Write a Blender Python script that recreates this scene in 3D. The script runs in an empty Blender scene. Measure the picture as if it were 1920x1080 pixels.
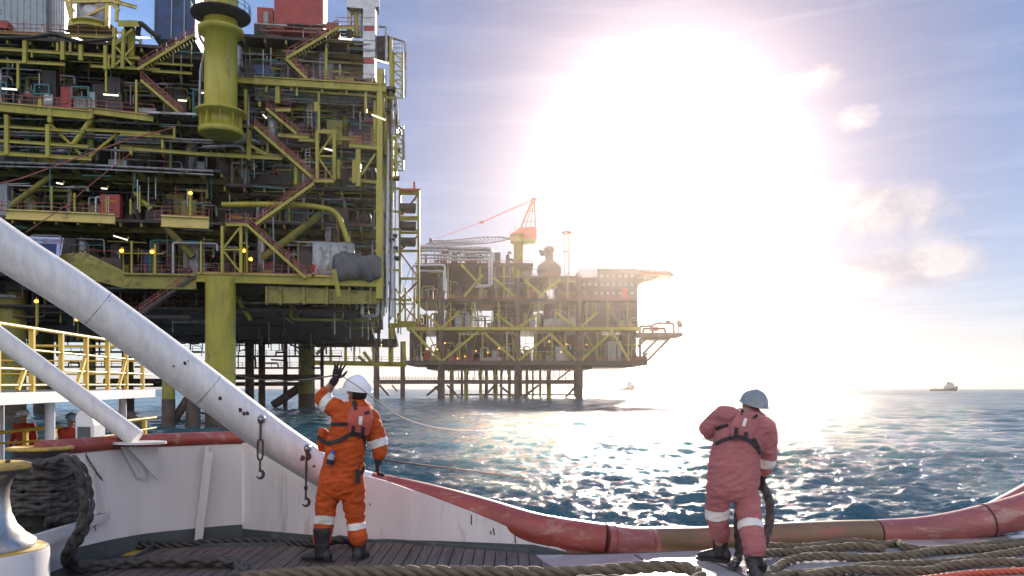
import bpy, math, random
import numpy as np
from mathutils import Vector, Matrix
R = math.radians
rnd = random.Random(7)
sc = bpy.context.scene
COL = sc.collection

# ---------------------------------------------------------------- camera
F, CX, HY = 1507.0, 960.0, 727.0      # focal length and horizon of the photograph, in its pixels
EYE, SEA = 1.67, -3.05                # eye height over the deck, water level
cam_d = bpy.data.cameras.new('camera'); cam = bpy.data.objects.new('camera', cam_d); COL.objects.link(cam)
cam.location = (0, 0, EYE); cam.rotation_euler = (R(90), 0, 0)
cam_d.sensor_width = 36; cam_d.lens = 36*F/1920; cam_d.shift_y = (HY-540)/1920
cam_d.clip_start = 0.1; cam_d.clip_end = 30000
sc.camera = cam

# ---------------------------------------------------------------- light
SUN_AZ, SUN_EL = R(10.8), R(15.8)
SUN = Vector((math.sin(SUN_AZ)*math.cos(SUN_EL), math.cos(SUN_AZ)*math.cos(SUN_EL), math.sin(SUN_EL)))
sl = bpy.data.lights.new('sun', 'SUN'); so = bpy.data.objects.new('sun', sl); COL.objects.link(so)
sl.energy = 5.0; sl.angle = R(0.5); sl.color = (1.0, 0.86, 0.70)
so.rotation_euler = (-SUN).to_track_quat('-Z', 'Y').to_euler(); so.location = (40, 200, 80)

vs = sc.view_settings
vs.view_transform = 'Standard'; vs.look = 'None'; vs.gamma = 1; vs.exposure = 1.03; vs.use_curve_mapping = False
sc.cycles.use_denoising = True
sc.cycles.max_bounces = 6; sc.cycles.diffuse_bounces = 3; sc.cycles.glossy_bounces = 3
sc.cycles.transmission_bounces = 4; sc.cycles.transparent_max_bounces = 6; sc.cycles.volume_bounces = 0
sc.cycles.sample_clamp_indirect = 6; sc.cycles.caustics_reflective = False; sc.cycles.caustics_refractive = False

class NT:
    """small helper that adds and links shader nodes"""
    def __init__(s, tree): s.t = tree; tree.nodes.clear()
    def n(s, typ, **kw):
        nd = s.t.nodes.new(typ)
        ins = kw.pop('ins', {})
        for k, v in kw.items(): setattr(nd, k, v)
        for k, v in ins.items():
            sock = nd.inputs[k]
            if isinstance(v, bpy.types.NodeSocket): s.t.links.new(v, sock)
            elif isinstance(v, bpy.types.Node): s.t.links.new(v.outputs[0], sock)
            else: sock.default_value = v
        return nd
    def m(s, op, a, b=None, c=None, clamp=False):
        ins = {0: a}
        if b is not None: ins[1] = b
        if c is not None: ins[2] = c
        return s.n('ShaderNodeMath', operation=op, use_clamp=clamp, ins=ins).outputs[0]
    def vm(s, op, a, b=None, out=0):
        ins = {0: a}
        if b is not None: ins[1] = b
        return s.n('ShaderNodeVectorMath', operation=op, ins=ins).outputs[out]
    def mix(s, f, a, b, blend='MIX'):
        nd = s.n('ShaderNodeMix', data_type='RGBA', blend_type=blend)
        for i, v in ((0, f), (6, a), (7, b)):
            if isinstance(v, bpy.types.NodeSocket): s.t.links.new(v, nd.inputs[i])
            else: nd.inputs[i].default_value = v if not isinstance(v, tuple) or len(v) == 4 else (*v, 1)
        return nd.outputs[2]
    def ramp(s, f, stops):
        nd = s.n('ShaderNodeValToRGB', ins={0: f})
        el = nd.color_ramp.elements
        while len(el) < len(stops): el.new(0.5)
        for e, (p, c) in zip(el, stops):
            e.position = p; e.color = (c, c, c, 1) if not isinstance(c, tuple) else (*c[:3], 1)
        return nd.outputs[0]
    def noise(s, vec, scale, detail=3, rough=.55, dist=0, out=0):
        ins = {'Scale': scale, 'Detail': detail, 'Roughness': rough, 'Distortion': dist}
        if vec is not None: ins['Vector'] = vec
        return s.n('ShaderNodeTexNoise', ins=ins).outputs[out]

world = bpy.data.worlds.new('World'); sc.world = world; world.use_nodes = True
w = NT(world.node_tree)
sky = w.n('ShaderNodeTexSky', sky_type='NISHITA', sun_disc=False, sun_elevation=SUN_EL, sun_rotation=SUN_AZ,
          altitude=0, air_density=1.0, dust_density=0.25, ozone_density=2.2)
tc = w.n('ShaderNodeTexCoord').outputs['Generated']
dirn = w.vm('NORMALIZE', tc)
ang = w.m('ARCCOSINE', w.m('MINIMUM', w.vm('DOT_PRODUCT', dirn, tuple(SUN), out=1), 0.99999))
deg = w.m('MULTIPLY', ang, 57.29578)
core = w.m('MULTIPLY', w.m('EXPONENT', w.m('DIVIDE', deg, -3.8)), .85)
mid = w.m('EXPONENT', w.m('MULTIPLY', w.m('POWER', w.m('DIVIDE', deg, 12.0), 1.7), -1.0))
sep = w.n('ShaderNodeSeparateXYZ', ins={0: dirn}); X, Y, Z = sep.outputs
tint = w.mix(1.0, sky.outputs[0], (0.84, 0.94, 1.17), 'MULTIPLY')
away = w.n('ShaderNodeMapRange', interpolation_type='SMOOTHSTEP', ins={0: deg, 1: 8.0, 2: 70.0, 3: 0.014, 4: 0.114}).outputs[0]
base = w.n('ShaderNodeVectorMath', operation='SCALE', ins={0: tint, 'Scale': away}).outputs[0]
back = w.n('ShaderNodeMapRange', interpolation_type='SMOOTHSTEP', ins={0: deg, 1: 60.0, 2: 115.0, 3: 0.0, 4: 0.85}).outputs[0]
base = w.mix(back, base, (.64, .585, .565))
base = w.vm('ADD', base, (.045, .068, .125))
band = w.m('MULTIPLY', w.m('EXPONENT', w.m('MULTIPLY', w.m('ABSOLUTE', Z), -11.0)), .72)
base = w.mix(band, base, (.25, .247, .285))
g1 = w.n('ShaderNodeVectorMath', operation='SCALE', ins={0: (1.15, 1.0, .84), 'Scale': core}).outputs[0]
g2 = w.n('ShaderNodeVectorMath', operation='SCALE', ins={0: (0.17, 0.065, 0.05), 'Scale': mid}).outputs[0]
lit = w.vm('ADD', base, w.vm('ADD', g1, g2))
# clouds: a cumulus patch low to the right and thin streaks, laid out by direction in the sky
az = w.m('ARCTAN2', X, Y); el = w.m('ARCSINE', Z)
uv = w.n('ShaderNodeCombineXYZ', ins={0: az, 1: w.m('MULTIPLY', el, 1.25), 2: 0.0}).outputs[0]
def patch(a, e, sa, se):
    da = w.m('DIVIDE', w.m('SUBTRACT', az, R(a)), R(sa)); de = w.m('DIVIDE', w.m('SUBTRACT', el, R(e)), R(se))
    return w.m('EXPONENT', w.m('MULTIPLY', w.m('ADD', w.m('MULTIPLY', da, da), w.m('MULTIPLY', de, de)), -1.0))
big = w.noise(uv, 17, 9, .62, .35)
pm = w.m('ADD', w.m('ADD', patch(24.0, 11.5, 4.8, 1.9), patch(26.2, 7.6, 4.6, 1.5)), w.m('ADD', w.m('MULTIPLY', patch(20.4, 19.7, 2.6, 1.0), .8), w.m('MULTIPLY', patch(22.5, 16.8, 2.2, 1.2), .6)))
cum = w.ramp(w.m('ADD', w.m('MULTIPLY', w.m('MINIMUM', pm, 1.0), .62), w.m('MULTIPLY', big, .75)), [(.58, 0), (.80, 1)])
uv2 = w.n('ShaderNodeMapping', vector_type='POINT', ins={0: uv, 'Rotation': (0, 0, R(24)), 'Scale': (1.6, 12, 1)}).outputs[0]
cir = w.ramp(w.noise(uv2, 2.6, 7, .6, .6), [(.47, 0), (.78, 1)])
uv3 = w.n('ShaderNodeMapping', vector_type='POINT', ins={0: uv, 'Scale': (1.2, 14, 1)}).outputs[0]
low = w.m('MULTIPLY', w.ramp(w.noise(uv3, 4.0, 6, .6, .4), [(.46, 0), (.72, 1)]), patch(22, 3.8, 30, 3.6))
shade = w.ramp(w.noise(w.vm('ADD', uv, (.004, .014, 0)), 17, 9, .62, .35), [(.40, (.60, .60, .72)), (.62, (1.0, .94, .97))])
cl = w.n('ShaderNodeVectorMath', operation='SCALE', ins={0: shade, 'Scale': 0.39}).outputs[0]
lit = w.mix(w.m('MULTIPLY', cir, .40), lit, w.vm('ADD', lit, (.10, .10, .10)))
lit = w.mix(w.m('MULTIPLY', low, .5), lit, w.vm('ADD', lit, (.10, .09, .10)))
lit = w.mix(w.m('MULTIPLY', cum, .85), lit, w.vm('ADD', cl, g1))
bg = w.n('ShaderNodeBackground', ins={0: lit, 1: 1.0})
w.n('ShaderNodeOutputWorld', ins={0: bg})

# ---------------------------------------------------------------- helpers
def at(px, py, d):
    """the point seen at pixel (px, py) of the photograph, d metres ahead"""
    return Vector(((px-CX)/F*d, d, EYE+(HY-py)/F*d))
def on(px, py, z):
    """the point of the level z under pixel (px, py)"""
    return at(px, py, (z-EYE)*F/(HY-py))

class MB:
    """collects shapes as one mesh"""
    def __init__(s): s.v = []; s.f = []; s.sm = []; s.k = 0
    def add(s, verts, faces, smooth=False):
        b = s.k
        s.v.extend(tuple(p) for p in verts); s.k += len(verts)
        s.f.extend(tuple(i+b for i in f) for f in faces); s.sm.extend([smooth]*len(faces))
        return s
    def hexa(s, p):                       # 8 corners: bottom ring, top ring
        return s.add(p, [(3,2,1,0),(4,5,6,7),(0,1,5,4),(1,2,6,5),(2,3,7,6),(3,0,4,7)])
    def box(s, c, sx, sy, sz, rz=0):
        c = Vector(c); q = Matrix.Rotation(rz, 3, 'Z')
        P = [c+q@Vector((x*sx/2, y*sy/2, z*sz/2)) for z in (-1,1) for x,y in ((-1,-1),(1,-1),(1,1),(-1,1))]
        return s.hexa(P)
    def beam(s, a, b, w, h=None, up=None):
        a, b = Vector(a), Vector(b); h = h or w
        d = (b-a)
        if d.length < 1e-6: return s
        d.normalize(); up = Vector(up) if up else Vector((0,0,1))
        if abs(d.dot(up)) > .97: up = Vector((0,1,0))
        r = d.cross(up).normalized(); u = r.cross(d)
        P = [e+r*(x*w/2)+u*(y*h/2) for e in (a,b) for x,y in ((-1,-1),(1,-1),(1,1),(-1,1))]
        return s.hexa(P)
    def ibeam(s, a, b, w, h, t=None):
        """an I section with its flanges up and down"""
        a, b = Vector(a), Vector(b); t = t or h*.12
        d = (b-a).normalized(); up = Vector((0,0,1))
        if abs(d.dot(up)) > .9: return s.beam(a, b, w, h)
        r = d.cross(up).normalized(); u = r.cross(d)
        s.beam(a+u*(h/2-t/2), b+u*(h/2-t/2), w, t); s.beam(a-u*(h/2-t/2), b-u*(h/2-t/2), w, t)
        return s.beam(a, b, w*.3, h-2*t-.004)
    def tube(s, pts, r, n=8, cap=True, closed=False):
        pts = [Vector(p) for p in pts]
        rs = r if isinstance(r, (list, tuple)) else [r]*len(pts)
        m = len(pts); V = []; nrm = None
        for i, p in enumerate(pts):
            if closed: t = pts[(i+1) % m]-pts[i-1]
            else: t = pts[min(i+1, m-1)]-pts[max(i-1, 0)]
            t = t.normalized() if t.length > 1e-9 else Vector((0,0,1))
            if nrm is None:
                nrm = t.orthogonal().normalized()
            nrm = nrm-t*nrm.dot(t)
            nrm = nrm.normalized() if nrm.length > 1e-6 else t.orthogonal().normalized()
            bn = t.cross(nrm)
            for k in range(n):
                a = 2*math.pi*k/n
                V.append(p+nrm*(math.cos(a)*rs[i])+bn*(math.sin(a)*rs[i]))
        Fc = [(i*n+k, i*n+(k+1) % n, (i+1)*n+(k+1) % n, (i+1)*n+k) for i in range(m-1) for k in range(n)]
        if closed: Fc += [((m-1)*n+k, (m-1)*n+(k+1) % n, (k+1) % n, k) for k in range(n)]
        s.add(V, Fc, n > 5)
        if cap and not closed:
            s.add(V[:n], [tuple(range(n))[::-1]]); s.add(V[-n:], [tuple(range(n))])
        return s
    def lathe(s, c, prof, n=24, axis=None):
        """profile of (radius, height) turned about the axis through c"""
        c = Vector(c); q = Vector(axis).to_track_quat('Z', 'Y').to_matrix() if axis else Matrix.Identity(3)
        V = [c+q@Vector((r*math.cos(2*math.pi*k/n), r*math.sin(2*math.pi*k/n), z)) for r, z in prof for k in range(n)]
        m = len(prof)
        Fc = [(i*n+k, i*n+(k+1) % n, (i+1)*n+(k+1) % n, (i+1)*n+k) for i in range(m-1) for k in range(n)]
        s.add(V, Fc, True)
        if prof[0][0] > 1e-4: s.add(V[:n], [tuple(range(n))[::-1]])
        if prof[-1][0] > 1e-4: s.add(V[-n:], [tuple(range(n))])
        return s
    def prism(s, poly, off):
        """flat polygon (3-D points) given the thickness vector off"""
        a = [Vector(p) for p in poly]; o = Vector(off); n = len(a)
        return s.add(a+[p+o for p in a], [tuple(range(n))[::-1], tuple(range(n, 2*n))]+[(i, (i+1) % n, n+(i+1) % n, n+i) for i in range(n)])
    def ball(s, c, rx, ry=None, rz=None, n=14, m=9, rot=None):
        c = Vector(c); ry = ry or rx; rz = rz or rx; V = []
        for i in range(m+1):
            t = math.pi*i/m
            for k in range(n):
                p = 2*math.pi*k/n
                q = Vector((rx*math.sin(t)*math.cos(p), ry*math.sin(t)*math.sin(p), -rz*math.cos(t)))
                V.append(c+(rot@q if rot else q))
        Fc = [(i*n+k, i*n+(k+1) % n, (i+1)*n+(k+1) % n, (i+1)*n+k) for i in range(m) for k in range(n)]
        return s.add(V, Fc, True)
    def mesh(s, name, mat):
        me = bpy.data.meshes.new(name)
        me.from_pydata(s.v, [], s.f)
        me.polygons.foreach_set('use_smooth', s.sm)
        for m_ in (mat if isinstance(mat, (list, tuple)) else [mat]): me.materials.append(m_)
        me.validate(); me.update()
        return me
    def size(s):
        if not s.v: return 0
        a = np.array(s.v); e = np.sort(a.max(0)-a.min(0)); return float(e[2]*max(e[1], .05))

def arc(pts, r=.3, n=5):
    """polyline with its inner corners rounded"""
    pts = [Vector(p) for p in pts]; out = [pts[0]]
    for i in range(1, len(pts)-1):
        a, b, c = pts[i-1], pts[i], pts[i+1]
        k = min(r, (a-b).length*.45, (c-b).length*.45)
        p, q = b+(a-b).normalized()*k, b+(c-b).normalized()*k
        for j in range(n+1):
            t = j/n; out.append(p*(1-t)**2+b*2*t*(1-t)+q*t*t)
    return out+[pts[-1]]
def spline(pts, step=.05):
    """Catmull-Rom through the points, resampled evenly"""
    P = [Vector(p) for p in pts]; P = [P[0]*2-P[1]]+P+[P[-1]*2-P[-2]]; out = []
    for i in range(1, len(P)-2):
        k = max(2, int((P[i+1]-P[i]).length/step*1.3))
        for j in range(k):
            t = j/k
            out.append(.5*((2*P[i])+(P[i+1]-P[i-1])*t+(2*P[i-1]-5*P[i]+4*P[i+1]-P[i+2])*t*t+(3*P[i]-P[i-1]-3*P[i+1]+P[i+2])*t**3))
    out.append(P[-2]); res = [out[0]]; acc = 0
    for a, b in zip(out, out[1:]):
        L = (b-a).length
        while acc+L >= step and L > 0:
            t = (step-acc)/L; a = a.lerp(b, t); res.append(a.copy()); L = (b-a).length; acc = 0
        acc += L
    return res

def tag(o, label=None, cat=None, group=None, kind=None):
    if label: o['label'] = label
    if cat: o['category'] = cat
    if group: o['group'] = group
    if kind: o['kind'] = kind
    return o
def empty(name, loc, label, cat, group=None, rz=0):
    o = bpy.data.objects.new(name, None); COL.objects.link(o); o.location = loc; o.rotation_euler = (0,0,rz)
    o.empty_display_size = .2
    return tag(o, label, cat, group)
def link(name, me, parent=None):
    o = bpy.data.objects.new(name, me); COL.objects.link(o)
    if parent is not None:
        o.parent = parent
        m = Matrix.Identity(4); q = parent
        while q is not None:
            m = (Matrix.Translation(q.location)@q.rotation_euler.to_matrix().to_4x4())@q.matrix_parent_inverse@m if False else m
            q = q.parent
    return o
def root_of(p):
    while p.parent is not None: p = p.parent
    return p
def build(mb, name, mat, parent=None):
    """link the collected shape (in world coordinates) as one object, under parent if given"""
    if parent is not None:
        r = root_of(parent); inv = (Matrix.Translation(r.location)@r.rotation_euler.to_matrix().to_4x4()).inverted()
        mb.v = [tuple(inv@Vector(p)) for p in mb.v]
    o = bpy.data.objects.new(name, mb.mesh(name, mat)); COL.objects.link(o)
    if parent is not None: o.parent = parent
    return o
def copy_tree(o, parent=None):
    c = o.copy(); COL.objects.link(c)
    if parent is not None: c.parent = parent
    for ch in [x for x in bpy.data.objects if x.parent == o]: copy_tree(ch, c)
    return c

class Assembly:
    """one thing and its parts; per part name the hundred largest become parts, the rest one mass"""
    def __init__(s, root, cap=95): s.root = root; s.parts = {}; s.cap = cap
    def add(s, name, mat, mb, subs=()):
        s.parts.setdefault(name, []).append((mat, mb, subs)); return mb
    def finish(s):
        for name, L in s.parts.items():
            L.sort(key=lambda t: -t[1].size())
            for mat, mb, subs in L[:s.cap]:
                o = build(mb, name, mat, s.root)
                for sn, sm, smb in subs: build(smb, sn, sm, o)
            rest = {}
            for mat, mb, subs in L[s.cap:]:
                rest.setdefault(mat.name, [mat, MB()])[1].add(mb.v, mb.f)
            if rest:
                allm = MB(); mats = []; idx = []
                for mat, mb in rest.values():
                    idx += [len(mats)]*len(mb.f); mats.append(mat); allm.add(mb.v, mb.f)
                o = build(allm, name, mats, s.root); o.data.polygons.foreach_set('material_index', idx)
                tag(o, kind='stuff')

# ---------------------------------------------------------------- materials
def mat(name, col, rough=.5, metal=0, dirt=None, dscale=2.0, damt=.5, bump=0, bscale=40, spec=.5, stretch=None, var=.12, coat=0):
    """paint or cloth with uneven tone, patches of dirt or rust and a fine bump"""
    m = bpy.data.materials.new(name); m.use_nodes = True; t = NT(m.node_tree)
    co = t.n('ShaderNodeTexCoord').outputs['Object']
    if stretch: co = t.n('ShaderNodeMapping', ins={0: co, 'Scale': stretch}).outputs[0]
    c = (*col, 1)
    n1 = t.noise(co, dscale, 5, .62, .3)
    v = t.ramp(n1, [(.25, 1-var), (.75, 1+var*.0)])
    colr = t.mix(1.0, c, v, 'MULTIPLY')
    rg = rough
    if dirt:
        n2 = t.noise(co, dscale*1.7, 8, .68, .6)
        k = t.ramp(n2, [(.60-.25*damt, 0), (.72-.18*damt, 1)])
        colr = t.mix(t.m('MULTIPLY', k, .85), colr, (*dirt, 1))
        rg = t.m('ADD', rough, t.m('MULTIPLY', k, .15), clamp=True)
    p = t.n('ShaderNodeBsdfPrincipled', ins={'Base Color': colr, 'Roughness': rg, 'Metallic': metal, 'Specular IOR Level': spec, 'Coat Weight': coat})
    if bump:
        b = t.n('ShaderNodeBump', ins={'Strength': .6, 'Distance': bump, 'Height': t.noise(co, bscale, 4, .6)})
        t.t.links.new(b.outputs[0], p.inputs['Normal'])
    t.n('ShaderNodeOutputMaterial', ins={0: p})
    return m
def glow(name, col, strength):
    m = bpy.data.materials.new(name); m.use_nodes = True; t = NT(m.node_tree)
    e = t.n('ShaderNodeEmission', ins={0: (*col, 1), 1: strength}); t.n('ShaderNodeOutputMaterial', ins={0: e})
    return m

M = {}
M['yellow'] = mat('yellow_paint', (.44, .385, .040), .45, dirt=(.17, .11, .04), dscale=.55, damt=.12, var=.45, stretch=(1,1,.3))
M['pale_yellow'] = mat('pale_yellow_paint', (.66, .52, .15), .45, dirt=(.22, .13, .05), dscale=.45, damt=.3, var=.25)
M['olive'] = mat('olive_paint', (.30, .275, .045), .55, dirt=(.10, .07, .03), dscale=.6, damt=.4, var=.4)
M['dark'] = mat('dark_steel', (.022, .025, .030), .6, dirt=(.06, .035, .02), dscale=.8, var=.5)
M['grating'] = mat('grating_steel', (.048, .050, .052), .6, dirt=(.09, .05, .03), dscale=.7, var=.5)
M['jacket'] = mat('jacket_steel', (.115, .085, .065), .7, dirt=(.05, .04, .03), dscale=.35, damt=.6, var=.5)
M['pipe'] = mat('grey_pipe_metal', (.36, .38, .40), .35, metal=.55, dirt=(.14, .09, .06), dscale=.8, var=.3)
M['insul'] = mat('insulation_cladding', (.50, .51, .53), .38, metal=.6, dscale=1.2, var=.35)
M['redrail'] = mat('red_rail_paint', (.36, .10, .075), .5, dirt=(.14, .06, .04), dscale=1.0, var=.3)
M['redbox'] = mat('red_painted_steel', (.42, .055, .05), .5, dirt=(.16, .05, .04), dscale=.5, damt=.3, var=.3)
M['bluebox'] = mat('blue_painted_steel', (.02, .075, .22), .5, dirt=(.03, .04, .06), dscale=.5, damt=.3, var=.4)
M['cladding'] = mat('pale_wall_panel', (.33, .36, .33), .55, dirt=(.16, .14, .11), dscale=.35, damt=.35, var=.3)
M['greybox'] = mat('grey_cabinet_paint', (.36, .42, .45), .5, dirt=(.2, .18, .15), dscale=.8, damt=.25, var=.2)
M['teal'] = mat('teal_paint', (.04, .22, .22), .5, dscale=1.0, var=.3)
M['tarp'] = mat('grey_tarpaulin', (.075, .085, .10), .42, dscale=.9, var=.4, bump=.05, bscale=4)
M['crane_red'] = mat('crane_red_paint', (.62, .12, .06), .5, dscale=.5, var=.3)
M['white'] = mat('white_ship_paint', (.72, .70, .70), .38, dirt=(.40, .33, .27), dscale=2.2, damt=.10, var=.24, bump=.012, bscale=2.6, stretch=(1,1,.22))
M['white2'] = mat('worn_white_paint', (.74, .73, .72), .36, dirt=(.46, .42, .38), dscale=6, damt=.0, var=.30, bump=.003, bscale=7, stretch=(2.4, 2.4, .5))
M['plinth'] = mat('grey_green_deck_paint', (.075, .095, .10), .55, dirt=(.15, .14, .13), dscale=3, damt=.2, var=.4)
M['red_gunwale'] = mat('red_gunwale_paint', (.33, .062, .045), .40, dirt=(.36, .20, .17), dscale=3.6, damt=.30, var=.45, bump=.004, bscale=9, stretch=(.5,1.5,1.5))
M['black'] = mat('black_paint', (.018, .018, .02), .45, dirt=(.05, .04, .03), dscale=4, var=.4)
M['rust'] = mat('rusty_iron', (.085, .05, .035), .75, dirt=(.03, .02, .018), dscale=12, var=.5, bump=.002, bscale=60)
M['steel'] = mat('worn_bare_steel', (.42, .41, .40), .36, metal=.85, dirt=(.16, .10, .07), dscale=5, damt=.2, var=.4, bump=.001, bscale=50)
M['deckyellow'] = mat('worn_yellow_marking', (.55, .36, .05), .55, dirt=(.25, .16, .08), dscale=5, damt=.5, var=.3)
M['railyellow'] = mat('yellow_handrail_paint', (.70, .47, .06), .42, dirt=(.3, .2, .08), dscale=3, damt=.1, var=.2)
# ---------------------------------------------------------------- the sea
def make_sea():
    rng = np.random.default_rng(11)
    naz = 800
    # fan of directions: dense ahead, coarse behind
    a1 = np.linspace(R(-42), R(42), naz)
    a2 = np.linspace(R(42), R(318), 90)[1:-1]
    azs = np.concatenate([a1, a2]); n = len(azs)
    rr = [9.6]
    while rr[-1] < 3650: rr.append(rr[-1]*(1+(.0030 if rr[-1] < 70 else .006 if rr[-1] < 400 else .015)))
    rr = np.array(rr); nr = len(rr)
    A, Q = np.meshgrid(azs, rr)
    x = Q*np.sin(A); y = Q*np.cos(A)
    dr = Q*np.where(Q < 70, .0030, np.where(Q < 400, .006, .015))
    z = np.zeros_like(x); ox = np.zeros_like(x); oy = np.zeros_like(x)
    for i in range(150):
        lam = 0.30*(16/0.30)**rng.random()
        th = R(197)+rng.normal(0, R(28 if lam > 3 else 42))
        k = 2*math.pi/lam
        amp = .0088*lam**.80*rng.uniform(.4, 1.3)*(1.0 if lam < 3 else (3/lam)**.75)
        ph = rng.random()*2*math.pi
        att = np.clip((lam/dr-2.6)/2.5, 0, 1)
        arg = k*(x*math.sin(th)+y*math.cos(th))+ph
        z += amp*att*np.sin(arg)
        ox += -amp*att*.8*np.cos(arg)*math.sin(th); oy += -amp*att*.8*np.cos(arg)*math.cos(th)
    V = np.stack([x+ox*-1, y+oy*-1, SEA+z-Q*Q*0], -1).reshape(-1, 3)
    V = np.concatenate([V, [[0, 0, SEA-.3]]]).astype(np.float32)
    I = np.arange(nr*n).reshape(nr, n)
    J = np.roll(I, -1, 1)
    quads = np.stack([I[:-1], I[1:], J[1:], J[:-1]], -1).reshape(-1, 4)
    me = bpy.data.meshes.new('water')
    me.vertices.add(len(V)); me.vertices.foreach_set('co', V.ravel())
    me.loops.add(quads.size); me.loops.foreach_set('vertex_index', quads.ravel().astype(np.int32))
    me.polygons.add(len(quads)); me.polygons.foreach_set('loop_start', np.arange(0, quads.size, 4, dtype=np.int32))
    me.polygons.foreach_set('use_smooth', np.ones(len(quads), bool))
    me.update(calc_edges=True)
    m = bpy.data.materials.new('sea_water'); m.use_nodes = True; t = NT(m.node_tree)
    g = t.n('ShaderNodeNewGeometry').outputs['Position']
    st = t.n('ShaderNodeMapping', ins={0: g, 'Rotation': (0, 0, R(20)), 'Scale': (.42, 1, 1)}).outputs[0]
    def ridge(v): return t.m('SUBTRACT', 1.0, t.m('ABSOLUTE', t.m('SUBTRACT', t.m('MULTIPLY', v, 2.0), 1.0)))
    h1 = ridge(t.noise(st, 1.9, 6, .62, .8)); h2 = ridge(t.noise(st, .6, 5, .6, .8)); h3 = t.noise(st, 6.5, 5, .62, .6); h4 = t.noise(st, .07, 4, .6, .5)
    hh = t.m('ADD', t.m('ADD', t.m('MULTIPLY', h1, .15), t.m('MULTIPLY', h2, .30)), t.m('ADD', t.m('MULTIPLY', h3, .085), t.m('MULTIPLY', h4, .7)))
    b = t.n('ShaderNodeBump', ins={'Strength': 1.0, 'Distance': .95, 'Height': hh})
    # crests that break into a little foam
    sepn = t.n('ShaderNodeSeparateXYZ', ins={0: g}).outputs[2]
    crest = t.m('MULTIPLY', t.ramp(t.m('ADD', t.m('MULTIPLY', t.m('SUBTRACT', sepn, SEA), .55), t.m('MULTIPLY', t.noise(g, .9, 6, .7), .7)), [(.74, 0), (.86, 1)]), .65)
    colr = t.mix(crest, (.024, .092, .118, 1), (.55, .6, .62, 1))
    # waves too small for the mesh of the open sea count as roughness of its surface
    rgh = t.n('ShaderNodeMapRange', interpolation_type='SMOOTHSTEP', ins={0: t.vm('LENGTH', g, out=1), 1: 60.0, 2: 700.0, 3: .07, 4: .30}).outputs[0]
    p = t.n('ShaderNodeBsdfPrincipled', ins={'Base Color': colr, 'Roughness': rgh, 'IOR': 1.333, 'Specular IOR Level': .5, 'Normal': b})
    t.n('ShaderNodeOutputMaterial', ins={0: p})
    me.materials.append(m)
    o = bpy.data.objects.new('water', me); COL.objects.link(o)
    tag(o, 'choppy dark teal sea reaching to the horizon', 'sea', kind='structure')
make_sea()
# ---------------------------------------------------------------- the near platform
CA, SA = math.cos(R(9)), math.sin(R(9))
C0 = Vector(((716-CX)/F*102, 102, 0))            # its right front corner
UD, VD = Vector((CA, SA, 0)), Vector((-SA, CA, 0))
def Q(px, py, v=0.0):
    """point on the platform's frontal layer v (metres behind the front face) under a pixel"""
    k = (px-CX)/F
    u = (k*(C0.y+v*CA)-C0.x+v*SA)/(CA-k*SA)
    p = C0+UD*u+VD*v
    return Vector((p.x, p.y, EYE+(HY-py)/F*p.y))
def U(u, v, z): return C0+UD*u+VD*v+Vector((0, 0, z))
def zof(px, py, v=0): return Q(px, py, v).z
def mpp(p): return p.y/F                         # metres per pixel there

plat = empty('oil_platform', U(-20, 20, SEA), 'huge yellow offshore platform with stacked open decks filling the left side, seen from the ship', 'oil platform')
A = Assembly(plat)
def B(x0, y0, x1, y1, h, v=0, m='yellow', name='deck_beam', kind='i'):
    a, b = Q(x0, y0, v), Q(x1, y1, v); hh = h*mpp(a); mb = MB()
    if kind == 'i': mb.ibeam(a, b, max(.25, hh*.55), hh)
    elif kind == 't': mb.tube([a, b], hh/2, 10)
    else: mb.beam(a, b, hh, hh)
    A.add(name, M[m], mb)
def post(x, y0, y1, w=5, v=0, m='yellow', name='post'):
    a = Q(x, y0, v); b = Q(x, y1, v); b = Vector((a.x, a.y, b.z))
    A.add(name, M[m], MB().beam(a, b, w*mpp(a), w*mpp(a)*.9))
def rail(pts, h=1.15, m='redrail', gap=1.9, r=.035, name='handrail', asm=None, par=None):
    mb = MB(); pts = [Vector(p) for p in pts]
    for a, b in zip(pts, pts[1:]):
        n = max(1, round((b-a).length/gap))
        for i in range(n+1):
            p = a.lerp(b, i/n); mb.beam(p, p+Vector((0,0,h)), r*2)
        for f in (1, .55): mb.beam(a+Vector((0,0,h*f)), b+Vector((0,0,h*f)), r*1.7)
        mb.beam(a+Vector((0,0,.09)), b+Vector((0,0,.09)), .03, .16)
    (asm or A).add(name, M[m], mb)
def railq(x0, y0, x1, y1, v=0, **k): rail([Q(x0, y0, v), Q(x1, y1, v)], **k)
def stair(a, b, wd=1.1, sm='yellow', hm='redrail', asm=None, inward=None, sh=.34, rr=.035):
    """flight from the foot a to the head b, wd wide towards inward"""
    asm = asm or A; inward = inward or VD; st = MB(); tr = MB(); hr = MB()
    n = max(4, int(abs(b.z-a.z)/.24))
    for s in (0, wd):
        o = inward*s; st.beam(a+o, b+o, .10, sh)
        for f in (1.05, .6): hr.beam(a+o+Vector((0,0,f)), b+o+Vector((0,0,f)), rr*2)
        for i in range(0, 7): p = a.lerp(b, i/6)+o; hr.beam(p, p+Vector((0,0,1.05)), rr*2)
    d = (b-a); d.z = 0; d.normalize()
    for i in range(n):
        p = a.lerp(b, (i+.5)/n)-Vector((0,0,.12)); tr.beam(p, p+inward*wd, .30, .05)
    asm.add('staircase', M[sm], st, [('handrail', M[hm], hr), ('tread', M['grating'], tr)])
def pipe(pts, r, m='pipe', name='pipe', n=8, bend=.5):
    A.add(name, M[m], MB().tube(arc(pts, bend), r, n))
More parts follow.
